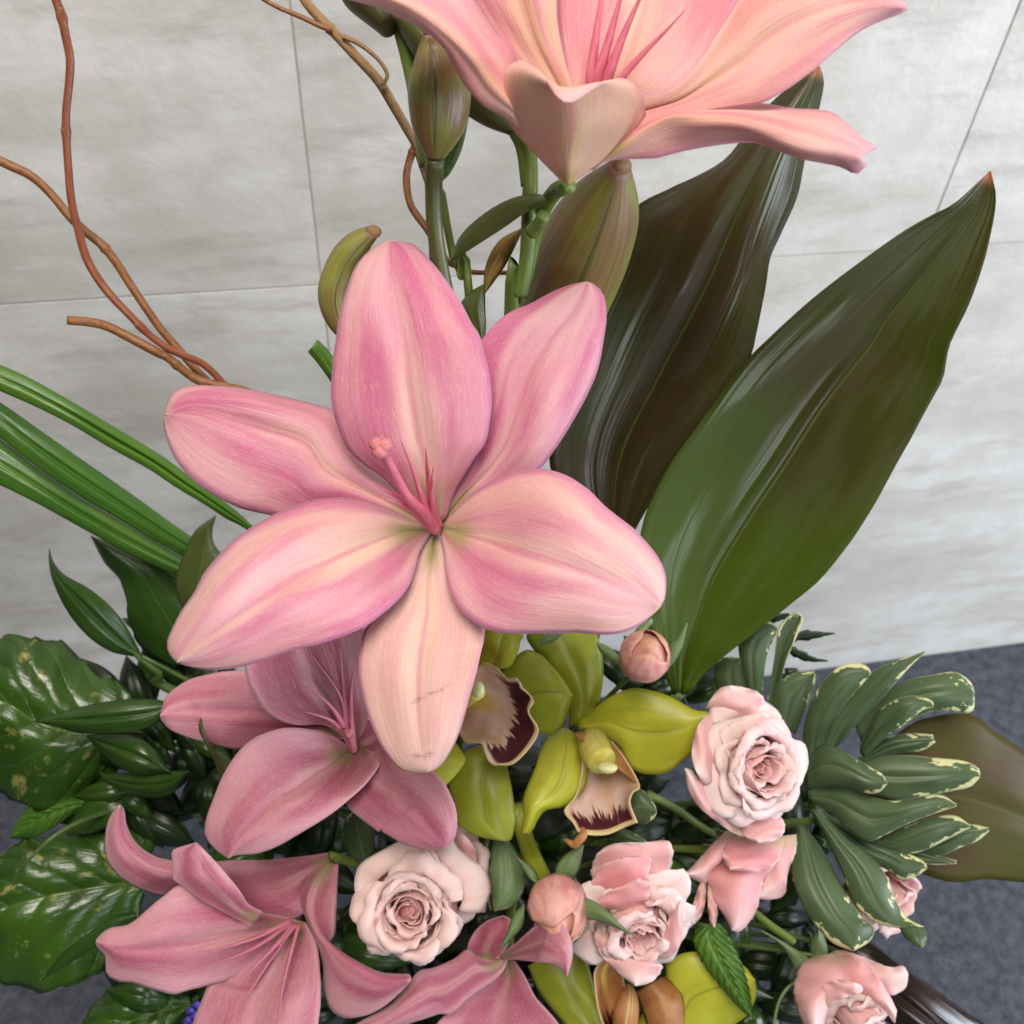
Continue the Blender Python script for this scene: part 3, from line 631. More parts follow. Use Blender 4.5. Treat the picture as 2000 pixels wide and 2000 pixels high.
# ------------------------------------------------------------------ lily buds, stems and small leaves
def bud(label, axis, dd, radii, colr, stalk_spec=None, sd=None, sr=14, phase=0.0, mat=STEMBR, base_stalk=True):
    p = px(axis); w = to_world(p, np.linspace(dd[0], dd[1], len(p)))
    th = Thing('lily_bud', label, 'lily bud', w[0], 'closed lily buds')
    dm = (dd[0]+dd[1])/2
    th.add('bud', tube(w, [rpx(r, dm) for r in radii], 40, 36, 3, 0.07, phase), BUD, colr+(1,), 0)
    th.add('tip', blob(w[-1], rpx(radii[-1]*1.15, dd[1]), (1, .9, 1), 8, 10, .15, 3), TWIGTAN, thick=0)
    if stalk_spec:
        q = px(stalk_spec); ww = to_world(q, np.linspace(sd[0], sd[1], len(q)))
        th.add('stalk', tube(np.vstack([ww, ]), [rpx(sr*1.1, sd[0]), rpx(sr, sd[0]), rpx(sr*1.1, sd[1])], 26, 12), mat, thick=0)
    return th
bud('large plump olive lily bud leaning right below the peach lily', 'B 1290,1960 1330,1780 1400,1560 1500,1330 1600,1110 1690,890', (.470, .372), [50, 84, 93, 88, 66, 17], (.40, .0, 0), 'B 1290,1960 1240,2100 1150,2260', (.470, .47), 15, 0.4)
bud('upright brown green lily bud on a brown stalk', 'B 690,850 695,720 702,560 698,400 680,260 665,170', (.362, .342), [18, 48, 60, 60, 42, 14], (.60, .12, 0), 'B 690,850 682,1000 690,1250 735,1520 790,1750 850,2000', (.362, .405), 17, 0.9)
top_bud = bud('green lily bud tip showing beside the topmost pink petal', 'B 440,175 390,60 300,-80 200,-220', (.372, .350), [16, 40, 48, 14], (.2, .55, 0), 'B 500,120 545,300 585,500 650,900', (.370, .385), 16, 0.2, STEM)
bud('dark green lily bud behind the underside of the peach lily', 'B 1120,705 1000,590 850,430 700,270 560,130 470,60', (.372, .362), [12, 36, 46, 44, 34, 12], (.1, .75, 0), 'B 1120,705 1160,800 1190,1000', (.372, .376), 13, 0.2, STEM)
bud('small curved green lily bud peeking past the top pink petal', 'B 230,1830 170,1740 140,1590 190,1430 270,1320 355,1250', (.402, .384), [10, 24, 30, 30, 27, 13], (.12, .0, 0), 'B 230,1830 330,1960 500,2150', (.402, .415), 11, 0.3)

ls = top_lily
ls.add('stem', tube(np.vstack([pw('B 1405,1000', .342), pw('B 1330,1040', .362), pw('B 1250,1180', .384), pw('B 1205,1350', .394), pw('B 1150,1600', .404), pw('B 1100,1800', .415), [HEART]]), [.0030, .0032, .0034, .004, .004, .004, .004], 60, 12), STEM, thick=0)
ls.add('branch', tube(np.vstack([pw('B 1115,720', .372), pw('B 1190,790', .372), pw('B 1203,900', .374), pw('B 1198,1150', .378), pw('B 1185,1400', .388), pw('B 1150,1600', .394)]), [.0022, .0028, .0030, .0031, .0031, .0031], 40, 12), STEM, thick=0)
ls.add('stub', tube(np.vstack([pw('B 1215,1250', .372), pw('B 1255,1200', .366), pw('B 1275,1160', .362)]), [.003, .0026, .0024], 10, 10), STEM, thick=0)
th = top_bud
th.add('stem', tube(np.vstack([pw('B 640,900', .392), pw('B 715,1000', .394), pw('B 765,1280', .398), pw('B 820,1520', .404), pw('B 880,1690', .412), [HEART]]), [.0016, .0018, .0019, .002, .003, .003], 40, 10), STEM, thick=0)
def leaf(name, label, cat, mat, base, parts, group=None, colr=(0.5, 0, 0), stem=True, part='blade', thick=0.0005, seed=0, sr=0.0016, smat=None):
    th = Thing(name, label, cat, pw(*base)[0], group)
    for i, kw in enumerate(parts):
        kw = dict(kw); c = kw.pop('col', colr); mm = kw.pop('mat', mat); nm = kw.pop('name', part)
        th.add(nm, loft(seed=seed*7+i, **kw), mm, tuple(c)+(1,), thick)
    if stem: stalk(th, pw(*base)[0], sr, smat, 0.01, 'stalk', seed)
    return th
for lab, Ls, Rs, dd, mt, col in [
  ('slender olive leaf arching right beneath the plump bud', 'B 770,1412 830,1270 960,1150 1100,1072 1230,1048 1348,1070', 'B 775,1412 890,1335 1050,1232 1180,1142 1290,1098 1348,1075', [.392, .378, .368, .362], OLIVE, (.35, 0, 0)),
  ('small amber tipped leaf between the lily stems', 'B 950,1580 965,1430 1035,1300 1158,1230', 'B 962,1575 1060,1440 1118,1330 1160,1238', [.402, .398, .396], AMBER, (.5, 0, 0)),
  ('folded green leaf rising behind the top pink petal', 'B 935,1860 850,1720 828,1640 890,1570 957,1530', 'B 950,1860 962,1760 958,1650 957,1530', [.412, .404, .400], OLIVE, (.1, 0, 0)),
  ('narrow light green leaf behind the brown bud stalk', 'B 722,975 735,850 800,720 872,590', 'B 727,975 772,928 832,800 876,600', [.384, .378, .374], BLADE, (.9, 0, 0)),
  ('cut green leaf end left of the top pink petal', 'B 180,2160 130,2060 60,1960 5,1895', 'B 240,2080 170,1980 120,1900 55,1832', [.430, .424, .420], BLADE, (1., 0, 0))]:
    leaf('lily_leaf', lab, 'leaf', mt, (Ls.split()[0]+' '+Ls.split()[1], dd[0]), [dict(Ls=Ls, Rs=Rs, dep=dd, camber=.003, groove=.001, nv=24, nu=11)], 'lily leaves', col, stem=False)

# ------------------------------------------------------------------ willow twigs
def twig(th, name, sp, dd, radii, mat, nodes=(), parent=None, seed=0, cut=False):
    p = px(sp); d = np.linspace(dd[0], dd[1], len(p)) if len(dd) == 2 else curve1(dd, len(p))
    w = to_world(p, d); n = 90
    c = smooth(w, n); g = random.Random(seed)
    r = np.interp(np.linspace(0, 1, n), np.linspace(0, 1, len(radii)), [rpx(x, dd[0]) for x in radii])
    k = np.array([g.uniform(-1, 1) for _ in range(12)]); r = r*(1+0.05*np.interp(np.linspace(0, 11, n), range(12), k))
    for t in nodes: r = r*(1+0.30*np.exp(-((np.linspace(0, 1, n)-t)/0.008)**2))
    o = th.add(name, tube(c, r, n, 12), mat, thick=0, parent=parent)
    for t in nodes:
        i = int(t*(n-1)); q = c[i]+ROT@np.array((0.35*(1 if g.random() > .5 else -1), 0, .75))*r[i]*.85
        th.add('node', blob(q, r[i]*.55, (1, .7, 1), 8, 10, .2, 3), TWIGTAN, thick=0, parent=o)
    if cut: th.add('cut_end', tube([c[0]-(c[1]-c[0])*.05, c[0]+(c[1]-c[0])*.1], [r[0]*.96, r[0]*.96], 3, 12), CUTWOOD, thick=0, parent=o)
    return o
wt = Thing('willow_branch', 'reddish brown curly willow branch forking left of the wide open lily', 'twig', pw('D 1400,330', .50)[0], 'curly willow twigs')
twig(wt, 'twig', 'A 330,-420 270,-240 285,-60 330,80 355,200 378,320 372,450 357,600 357,720 368,900 385,1080 420,1230 470,1400 570,1560 700,1700 800,1800 910,1880 D 1010,130 1090,165 1160,225 1230,292 1400,350', (.425, .50), [8.5, 8.5, 8, 9, 8.5, 8], TWIGRED, (.155, .35, .735), seed=1)
twig(wt, 'twig', 'A -80,830 60,895 170,950 270,1040 370,1160 450,1240 550,1320 630,1420 700,1530 800,1680 880,1790 970,1890 D 1030,170 1120,260', (.47, .505), [9, 9, 8.5, 8], TWIG, (.46,), seed=2)
twig(wt, 'twig', 'A 362,1726 480,1736 580,1760 700,1820 850,1900 D 900,130 980,195 1070,255 1200,290 1330,320 1500,420', (.468, .50), [9, 9.5, 9.5, 10, 10], TWIG, (.50,), seed=3, cut=True)
stalk(wt, pw('D 1400,350', .50)[0], .0026, TWIG, 0.0, seed=3)
wt = Thing('willow_branch', 'tan willow branch slanting down beside the upright lily bud', 'twig', pw('B 640,960', .43)[0], 'curly willow twigs')
mt = twig(wt, 'twig', 'B -70,-120 0,20 130,160 250,290 380,430 460,560 530,680 590,790 620,880 660,1000', (.40, .43), [9.5, 10, 10, 9.5, 9], TWIGTAN, (.24,), seed=4)
twig(wt, 'side_twig', 'B 190,195 270,230 340,280 400,340 432,400 420,440 400,460', (.405, .41), [5, 4.5, 4, 4], TWIGTAN, (), mt, 5)
twig(wt, 'side_twig', 'A 1410,-10 1500,40 1620,90 1740,145 1790,160', (.40, .405), [4, 5, 5.5], TWIG, (.08,), mt, 6)
twig(wt, 'side_twig', 'B 580,790 550,870 535,970 560,1110 650,1240 750,1400 820,1438 880,1465 1000,1470 1130,1470', (.425, .435), [8, 7.5, 7.5, 5, 4.5], TWIG, (.03,), mt, 7)
stalk(wt, pw('B 660,1000', .43)[0], .002, TWIG, 0.0, seed=8)

# ------------------------------------------------------------------ broad dark leaves
leaf('broad_leaf', 'broad glossy dark green leaf pointing up right over the tiled wall', 'leaf', ASPID, ('W 1285,1310', .545), [
  dict(Ls='W 1270,1310 1230,1200 1205,1080 1212,990 1250,900 1310,810 1400,690 1500,592 1600,512 1700,440 1770,400 1800,385 1850,340 1869,322',
       Rs='W 1300,1310 1335,1265 1400,1212 1480,1150 1560,1080 1640,970 1700,860 1760,752 1780,712 1792,650 1830,570 1860,480 1879,380 1869,322',
       dep=[.545, .525, .505, .485, .465, .45], camber=[.002, -.010, -.012, -.008, .0], groove=.004, ruf=(.004, 1.4), nv=60, nu=31)],
  'broad dark leaves', (.25, .9, 0), sr=.003, seed=1)
leaf('broad_leaf', 'broad brown green leaf with streaky shine behind the plump bud', 'leaf', ASPID, ('P 1200,1080', .53), [
  dict(Ls='P 1180,1080 1090,960 1075,850 1130,680 1190,520 1234,413 C 20,1018 150,960 280,890 350,830 400,765 500,630 570,555 700,440 800,380 828,355',
       Rs='P 1215,1080 1300,935 1400,810 1459,712 C 490,1800 530,1600 560,1400 620,1262 710,1052 750,860 800,700 830,565 852,440 828,355',
       Ms='P 1197,1080 1210,900 1290,730 1380,560 1440,420 1500,300 1560,200 C 828,355',
       dep=[.53, .51, .49, .47, .455, .45], camber=[.002, -.006, .004, .012, .004], groove=.005, ruf=(.004, 1.3), nv=60, nu=31)],
  'broad dark leaves', (.75, 0, 0), sr=.003, seed=2)
leaf('broad_leaf', 'broad bronze green leaf spreading flat over the dark floor', 'leaf', BROWNLEAF, ('N 1000,1050', .60), [
  dict(Ls='N 980,1000 1150,800 1300,660 1450,602 1640,592 1780,690 1932,790 2100,930 2400,1250', Rs='N 980,1080 1150,1350 1400,1460 1550,1500 1750,1482 1932,1500 2150,1490 2400,1260',
       dep=[.60, .59, .59, .60, .63], camber=[.0, .010, .010], groove=.004, ruf=(.004, 1.2), nv=40, nu=21)],
  'broad dark leaves', (.45, 0, 0), sr=.003, seed=3)
leaf('broad_leaf', 'near black glossy strap leaf lying under the half open rose', 'leaf', DARKLEAF, ('S 560,500', .63), [
  dict(Ls='S 600,360 800,380 980,452 1100,542 1250,650 1400,770 1550,880 1680,966 1850,1100', Rs='S 500,560 700,700 900,830 1080,960 1200,1060 1350,1200 1500,1320',
       dep=[.63, .61, .60, .60, .61], camber=[.0, .010, .012], groove=.003, nv=40, nu=21)],
  'broad dark leaves', (.4, 0, 0), sr=.003, seed=4)

# ------------------------------------------------------------------ strap blades and leaves on the left
GR = 'arching green blades'
leaf('strap_leaf', 'single narrow green blade arching out over the wall', 'leaf', BLADE, ('D 1500,1170', .55), [
  dict(Ls='D 1500,1170 1360,1042 1280,968 1150,870 1000,760 880,670 700,560 500,440 330,340 150,240 0,175 -200,110', Rs='D 1480,1180 1330,1058 1220,1000 1100,922 950,832 800,732 600,622 400,502 200,400 0,312 -200,230',
       dep=[.55, .53, .51, .50], camber=.003, groove=.006, nv=40)], GR, (.75, 0, 0), seed=5)
leaf('strap_leaf', 'upper of the two wide dark green blades on the left', 'leaf', BLADE, ('D 1150,1230', .565), [
  dict(Ls='D 1150,1190 1030,1100 900,1010 750,900 550,760 320,600 150,480 0,375 -200,250', Rs='D 1130,1280 980,1200 800,1100 600,982 400,862 200,722 0,565 -200,420',
       dep=[.565, .55, .535, .525], camber=.004, groove=.004, nv=40)], GR, (.2, 0, 0), seed=6)
leaf('strap_leaf', 'lower of the two wide dark green blades on the left', 'leaf', BLADE, ('D 1100,1330', .57), [
  dict(Ls='D 1150,1290 980,1205 800,1105 600,988 400,868 200,728 0,572 -200,430', Rs='D 1100,1370 960,1312 700,1192 480,1072 300,972 150,892 0,820 -200,740',
       dep=[.568, .556, .543, .533], camber=.004, groove=.004, nv=40)], GR, (.3, 0, 0), seed=7)
GL = 'glossy leaves on the left'
leaf('pointed_leaf', 'pointed green leaf with a curved tip against the wall', 'leaf', RUSCUS, ('D 765,1745', .57), [
  dict(Ls='D 762,1752 700,1740 600,1718 480,1640 370,1510 290,1350 265,1240 266,1165', Rs='D 765,1745 690,1600 600,1480 480,1380 350,1308 290,1240 266,1165', dep=[.57, .555, .545, .54], camber=.004, groove=.003)], GL, (.3, 0, 0), seed=8)
leaf('pointed_leaf', 'wavy dark leaf below the wide green blades', 'leaf', RUSCUS, ('D 950,1700', .60), [
  dict(Ls='D 930,1800 770,1700 700,1560 680,1420 640,1320 560,1230 490,1098', Rs='D 1150,1750 1120,1500 1000,1350 850,1250 640,1150 490,1095', dep=[.60, .592, .585], camber=.006, ruf=(.004, 2), serr=(.05, 6))], GL, (.1, 0, 0), seed=9)
leaf('pointed_leaf', 'upright olive leaf with a hooked tip beside the lower left petal', 'leaf', OLIVE, ('D 1030,1500', .555), [
  dict(Ls='D 990,1500 950,1380 968,1260 1010,1150 1060,1060 1165,985', Rs='D 1080,1500 1230,1250 1190,1192 1150,1130 1145,1060 1165,985', Ms='D 1030,1500 1060,1380 1090,1260 1110,1150 1120,1060 1165,985', dep=[.555, .545, .538], camber=.008)], GL, (.1, 0, 0), seed=10)
leaf('aucuba_leaf', 'large shiny toothed leaf above the other spotted leaves', 'leaf', AUCUBA, ('G 950,860', .60), [
  dict(Ls='G 960,800 1000,620 820,470 700,400 600,332 500,250 420,205 330,210 240,188 120,168 0,190 -250,320 -450,600', Rs='G 950,920 780,1180 560,1400 350,1460 200,1430 60,1362 -100,1280 -300,1050 -450,610',
       Ms='G 955,860 600,900 260,800 0,650 -450,605', dep=[.60, .588, .580, .578, .585], camber=[.004, .022, .024, .01], groove=.006, ruf=(.006, 2.2), serr=(.05, 9), nv=60, nu=31)], GL, (.3, 0, 0), seed=11)
leaf('aucuba_leaf', 'large spotted leaf with a pale midrib beside the trumpet lily', 'leaf', AUCUBA, ('H 1080,700', .615), [
  dict(Ls='H 1060,660 900,440 800,300 660,275 500,282 350,332 170,362 80,420 0,490 -300,700 -500,960', Rs='H 1090,760 1000,1050 780,1310 620,1400 480,1440 360,1480 250,1480 130,1430 0,1420 -250,1330 -500,980',
       Ms='H 1075,700 900,680 500,745 250,800 0,865 -500,970', dep=[.615, .602, .592, .590, .60], camber=[.004, .018, .018, .008], groove=.006, ruf=(.006, 2.4), serr=(.05, 9), nv=60, nu=31)], GL, (.4, 0, 0), seed=12)
leaf('aucuba_leaf', 'spotted leaf at the bottom edge below the trumpet lily', 'leaf', AUCUBA, ('H 1450,1560', .62), [
  dict(Ls='H 1430,1480 1150,1400 900,1425 780,1530 690,1620 620,1740 480,1950', Rs='H 1450,1640 1400,1800 1150,1980 800,2050 480,1960', dep=[.62, .605, .60, .61], camber=.012, groove=.005, ruf=(.005, 2), serr=(.06, 7), nv=44, nu=23)], GL, (.35, 0, 0), seed=13)
leaf('pointed_leaf', 'horizontal glossy leaf touching the dusky lily tip', 'leaf', RUSCUS, ('G 1260,700', .555), [
  dict(Ls='G 1260,660 1150,640 1000,638 850,652 650,690 450,742 260,806', Rs='G 1260,740 1150,840 1000,890 800,902 620,890 450,850 260,812', dep=[.555, .55, .55, .555], camber=.005, groove=.003)], GL, (.3, 0, 0), seed=14)
leaf('pointed_leaf', 'shiny dark leaf drooping beneath the horizontal glossy leaf', 'leaf', RUSCUS, ('G 650,915', .575), [
  dict(Ls='G 650,915 850,900 1050,930 1180,1030 1285,1185', Rs='G 660,930 800,1080 950,1180 1100,1215 1285,1195', dep=[.575, .562, .558, .565], camber=.006, groove=.003)], GL, (.1, 0, 0), seed=15, stem=False)
leaf('pointed_leaf', 'dark flat leaf pointing right towards the dusky lily petal', 'leaf', RUSCUS, ('G 750,1195', .58), [
  dict(Ls='G 750,1190 1000,1200 1200,1185 1425,1180', Rs='G 780,1250 950,1350 1150,1385 1300,1350 1425,1188', dep=[.58, .568, .562], camber=.006, groove=.003)], GL, (.4, 0, 0), seed=16, stem=False)
leaf('aucuba_leaf', 'plain light green toothed leaf between the two big spotted leaves', 'leaf', ROSELEAF, ('G 760,1440', .60), [
  dict(Ls='G 760,1420 560,1380 400,1400 240,1440 130,1560 70,1680', Rs='G 760,1450 600,1480 450,1570 300,1660 180,1690 70,1690', dep=[.60, .60, .605], camber=.006, groove=.003, serr=(.08, 7))], GL, (.0, 0, 0), seed=17, stem=False)
leaf('pointed_leaf', 'dark narrow leaf crossing the large spotted leaf', 'leaf', RUSCUS, ('H 1030,900', .575), [
  dict(Ls='H 1030,895 880,920 750,1000 600,1102 450,1232 320,1402', Rs='H 1030,940 850,1042 730,1140 600,1232 460,1322 320,1408', dep=[.575, .572, .575], camber=.003)], GL, (.2, 0, 0), seed=18, stem=False)
leaf('pointed_leaf', 'small thin leaf overlapping the dusky lily left petal', 'leaf', OLIVE, ('I 540,1280', .50), [
  dict(Ls='I 520,1290 470,1140 400,985 345,870 352,782', Rs='I 660,1180 560,1090 440,1010 385,900 362,784', dep=[.50, .488, .476, .468], camber=.004)], GL, (.2, 0, 0), seed=19)
th = Thing('tendril', 'thin arching green tendril over the spotted leaf', 'stem', pw('G 860,1480', .60)[0])
th.add('stem', tube(np.vstack([pw('G 860,1480', .60), pw('G 750,1510', .592), pw('G 600,1565', .582), pw('G 400,1680', .572), pw('G 240,1830', .568), pw('H 140,590', .568), pw('H 100,690', .57)]), [.0016, .0016, .0015, .0012, .0008, .0004], 40, 8), GREENSTEM, thick=0)
th = Thing('woody_stem', 'green stem leading down from the curved pointed leaf', 'stem', pw('D 765,1745', .57)[0], 'green stems')
th.add('stem', tube(np.vstack([pw('D 705,1700', .568), pw('D 765,1760', .572), pw('D 880,1850', .58), pw('D 1000,1960', .59), [HEART]]), [.0018, .0034, .0040, .0036, .003], 40, 10), GREENSTEM, thick=0)
th = Thing('violet_blossom', 'tiny violet blossom peeking out beside the trumpet lily', 'flower', pw('H 1450,1760', .60)[0])
for k, (a, b) in enumerate([(1485, 1600), (1440, 1650), (1470, 1690), (1420, 1720), (1480, 1740), (1400, 1770)]):
    c = np.array((a, b)); g = random.Random(k)
    th.add('petal', loft('H %d,%d %d,%d %d,%d' % (a-10, b+30, a-45, b, a-10, b-35), 'H %d,%d %d,%d %d,%d' % (a+10, b+30, a+40, b+5, a+10, b-35), [.60, .592, .59], camber=.003, nv=10, nu=7), VIOLET, thick=0.0003)
stalk(th, pw('H 1450,1780', .602)[0], .0012, seed=33)
# ------------------------------------------------------------------ orchids
def orchid(label, base, sepals, lip=None, lipmat=None, extra=(), seed=0, late=0.2):
    th = Thing('orchid_bloom', label, 'orchid', pw(*base)[0], 'green orchids')
    for i, (Ls, Rs, dd, mt, c, kw) in enumerate(sepals):
        th.add('sepal', loft(Ls, Rs, dd, seed=seed*9+i, **dict(dict(camber=.003, groove=.0014, nv=26, nu=15, lump=.0008), **kw)), mt, (c, 0, 0, 1), 0.0009)
    lp = th.add('lip', rows(*lip), lipmat, (late, 0, 0, 1), 0.0008) if lip else None
    for nm, geo, mt in extra: th.add(nm, geo, mt, thick=0 if nm != 'hood' else .0008, parent=lp if nm in ('ridge',) else None)
    stalk(th, pw(*base)[0], .0026, GREENSTEM, 0.01, seed=seed)
    return th
orchid('green orchid with maroon frilled lip half behind the cream lily petal', ('L 220,720', .530), [
  ('L 300,480 340,300 370,150 420,20', 'L 430,420 500,405 565,388 622,285 640,200 665,150 600,20', [.528, .522, .520], ORCHID, .25, {}),
  ('L 430,560 520,425 660,276 780,292 870,380 960,490 1036,612', 'L 600,860 770,890 880,900 965,842 1005,720 1020,660 1036,612', [.532, .526, .524, .526], ORCHDK, .5, {}),
  ('L 400,980 220,1040 100,1250 140,1430 160,1565 300,1662 440,1696 525,1706', 'L 520,1050 560,1230 590,1400 602,1540 575,1690 525,1706', [.535, .528, .524, .526], ORCHDK, .75, dict(ruf=(.002, 1.2))),
  ('W 850,1390 872,1420 876,1440 840,1482 800,1499', 'W 780,1380 753,1430 760,1470 776,1494 800,1499', [.530, .520, .515], ORCHID, .8, {}),
 ], (['L 225,620 222,660 218,710 205,760 190,820 172,880', 'L 345,383 335,520 325,650 315,760 275,860 232,962',
      'L 455,402 475,520 480,660 460,790 395,900 345,972', 'L 540,482 565,570 590,690 572,830 500,960 372,1040',
      'L 612,482 672,600 668,720 688,860 560,1050 400,1105', 'L 640,556 744,648 704,740 776,900 600,1118 440,1140'],
     [[.512, .520, .524, .524, .520, .512], [.506, .517, .522, .522, .517, .506], [.502, .512, .518, .518, .512, .502], [.500, .508, .512, .512, .508, .500], [.499, .503, .505, .505, .503, .499], [.500, .500, .497, .500, .497, .500]], 40, 41), LIP,
 [('column', tube(pw('L 120,700 220,640 310,570', [.530, .512, .500]), [.004, .0045, .0052], 14, 12), YELLOW), ('anther_cap', blob(pw('L 322,568', .497)[0], rpx(13, .5), (1, 1.25, .8)), CAPWHITE)], 1)
orchid('green orchid with hooded maroon tipped lip beside the large rose', ('L 1100,860', .545), [
  ('L 1020,850 985,600 760,290 690,150 800,30', 'L 1150,800 1240,640 1266,400 1242,230 1200,120 1000,20', [.548, .542, .538, .535], ORCHDK, .35, {}),
  ('L 1080,800 1140,776 1260,662 1380,590 1500,556 1620,570 1750,612 1860,670 1960,725 2075,740', 'L 1080,870 1260,900 1390,990 1460,1120 1520,1182 1620,1206 1750,1190 1850,1120 1935,1040 1990,900 2075,750', [.545, .532, .524, .520, .518], ORCHID, .45, dict(ruf=(.002, 1.2))),
  ('L 960,862 870,902 800,1020 760,1150 700,1290 665,1400 670,1520 650,1620 665,1652', 'L 1000,868 1090,930 1150,1010 1162,1120 1122,1320 1000,1440 840,1472 775,1540 720,1640 665,1652', [.540, .522, .512, .508, .512], ORCHID, .55, dict(camber=.006)),
 ], (['L 1070,890 1130,880 1210,890 1280,920 1330,960', 'L 1110,1130 1180,1140 1260,1120 1350,1090 1440,1100', 'L 1060,1370 1150,1300 1260,1270 1410,1230 1542,1292',
      'L 975,1480 1120,1450 1250,1420 1390,1400 1492,1342', 'L 1040,1572 1150,1560 1280,1540 1400,1490 1470,1425', 'L 1075,1640 1170,1665 1300,1660 1430,1605 1528,1572'],
     [[.522, .540, .544, .540, .522], [.516, .534, .538, .534, .514], [.513, .528, .532, .526, .510], [.510, .520, .523, .518, .507], [.507, .512, .514, .512, .505], [.504, .506, .506, .506, .503]], 40, 41), LIP,
 [('hood', loft('L 1040,900 1110,885 1200,880', 'L 1545,1290 1440,1080 1330,950', [.506, .512, .524], camber=.008, nv=20, nu=17), HOOD),
  ('column', tube(pw('L 1190,960 1215,1040 1260,1110', [.524, .510, .502]), [.0078, .0086, .0075], 16, 14), YELLOW), ('anther_cap', blob(pw('L 1300,1158', .497)[0], rpx(18, .5), (1.1, .62, .8)), CAPWHITE),
  ('lip_curl', tube(pw('L 1110,1610 1120,1660 1080,1710 1050,1738 980,1700', [.505, .503, .503, .504, .506]), [.0010, .0022, .0022, .0018, .0008], 18, 10), HOOD)], 2, .75)
orchid('lime green orchid with dark maroon lip at the bottom edge', ('Q 900,1200', .575), [
  ('Q 900,1250 1000,1050 1150,830 1168,690 1280,632 1420,612 1600,650 1750,722 1832,830', 'Q 1100,1400 1350,1330 1600,1210 1720,1130 1790,1062 1842,950 1838,880 1832,830', [.572, .562, .555, .552], ORCHID, .8, dict(camber=.006)),
  ('Q 700,1350 500,1250 330,1080 200,900 120,720', 'Q 760,1250 660,1000 600,800 540,620 420,560', [.580, .575, .570], ORCHDK, .75, {}),
 ], (['Q 700,640 740,660 790,690 830,720', 'Q 625,760 680,770 760,790 840,820', 'Q 628,900 690,910 770,920 860,920', 'Q 650,1050 720,1050 790,1050 860,1050', 'Q 700,1190 760,1190 820,1190 880,1200', 'Q 780,1300 820,1300 860,1300 900,1300'],
     [[.560, .568, .570, .566]]+[[.552, .564, .566, .560]]*4+[[.555, .565, .566, .562]], 30, 25), LIPB,
 [('hood', loft('Q 930,920 965,1000 1000,1100 1060,1320', 'Q 1140,800 1235,872 1292,980 1300,1280', [.556, .550, .552], camber=.010, nv=20, nu=15), HOOD),
  ('ridge', tube(pw('Q 880,880 880,980 860,1100 850,1250', [.562, .556, .556, .56]), [.003, .0065, .0075, .006], 18, 12), LIPB)], 3)
th = Thing('orchid_spike', 'thick green orchid stalk below the two upper orchids', 'flower stem', pw('L 800,1990', .57)[0], 'green stems')
th.add('stem', tube(np.vstack([pw('L 600,1450', .535), pw('L 650,1600', .538), pw('L 720,1800', .548), pw('L 800,1990', .56), [HEART]]), [.0042, .0050, .0054, .0054, .004], 36, 12), ORCHDK, (.4, 0, 0, 1), 0)

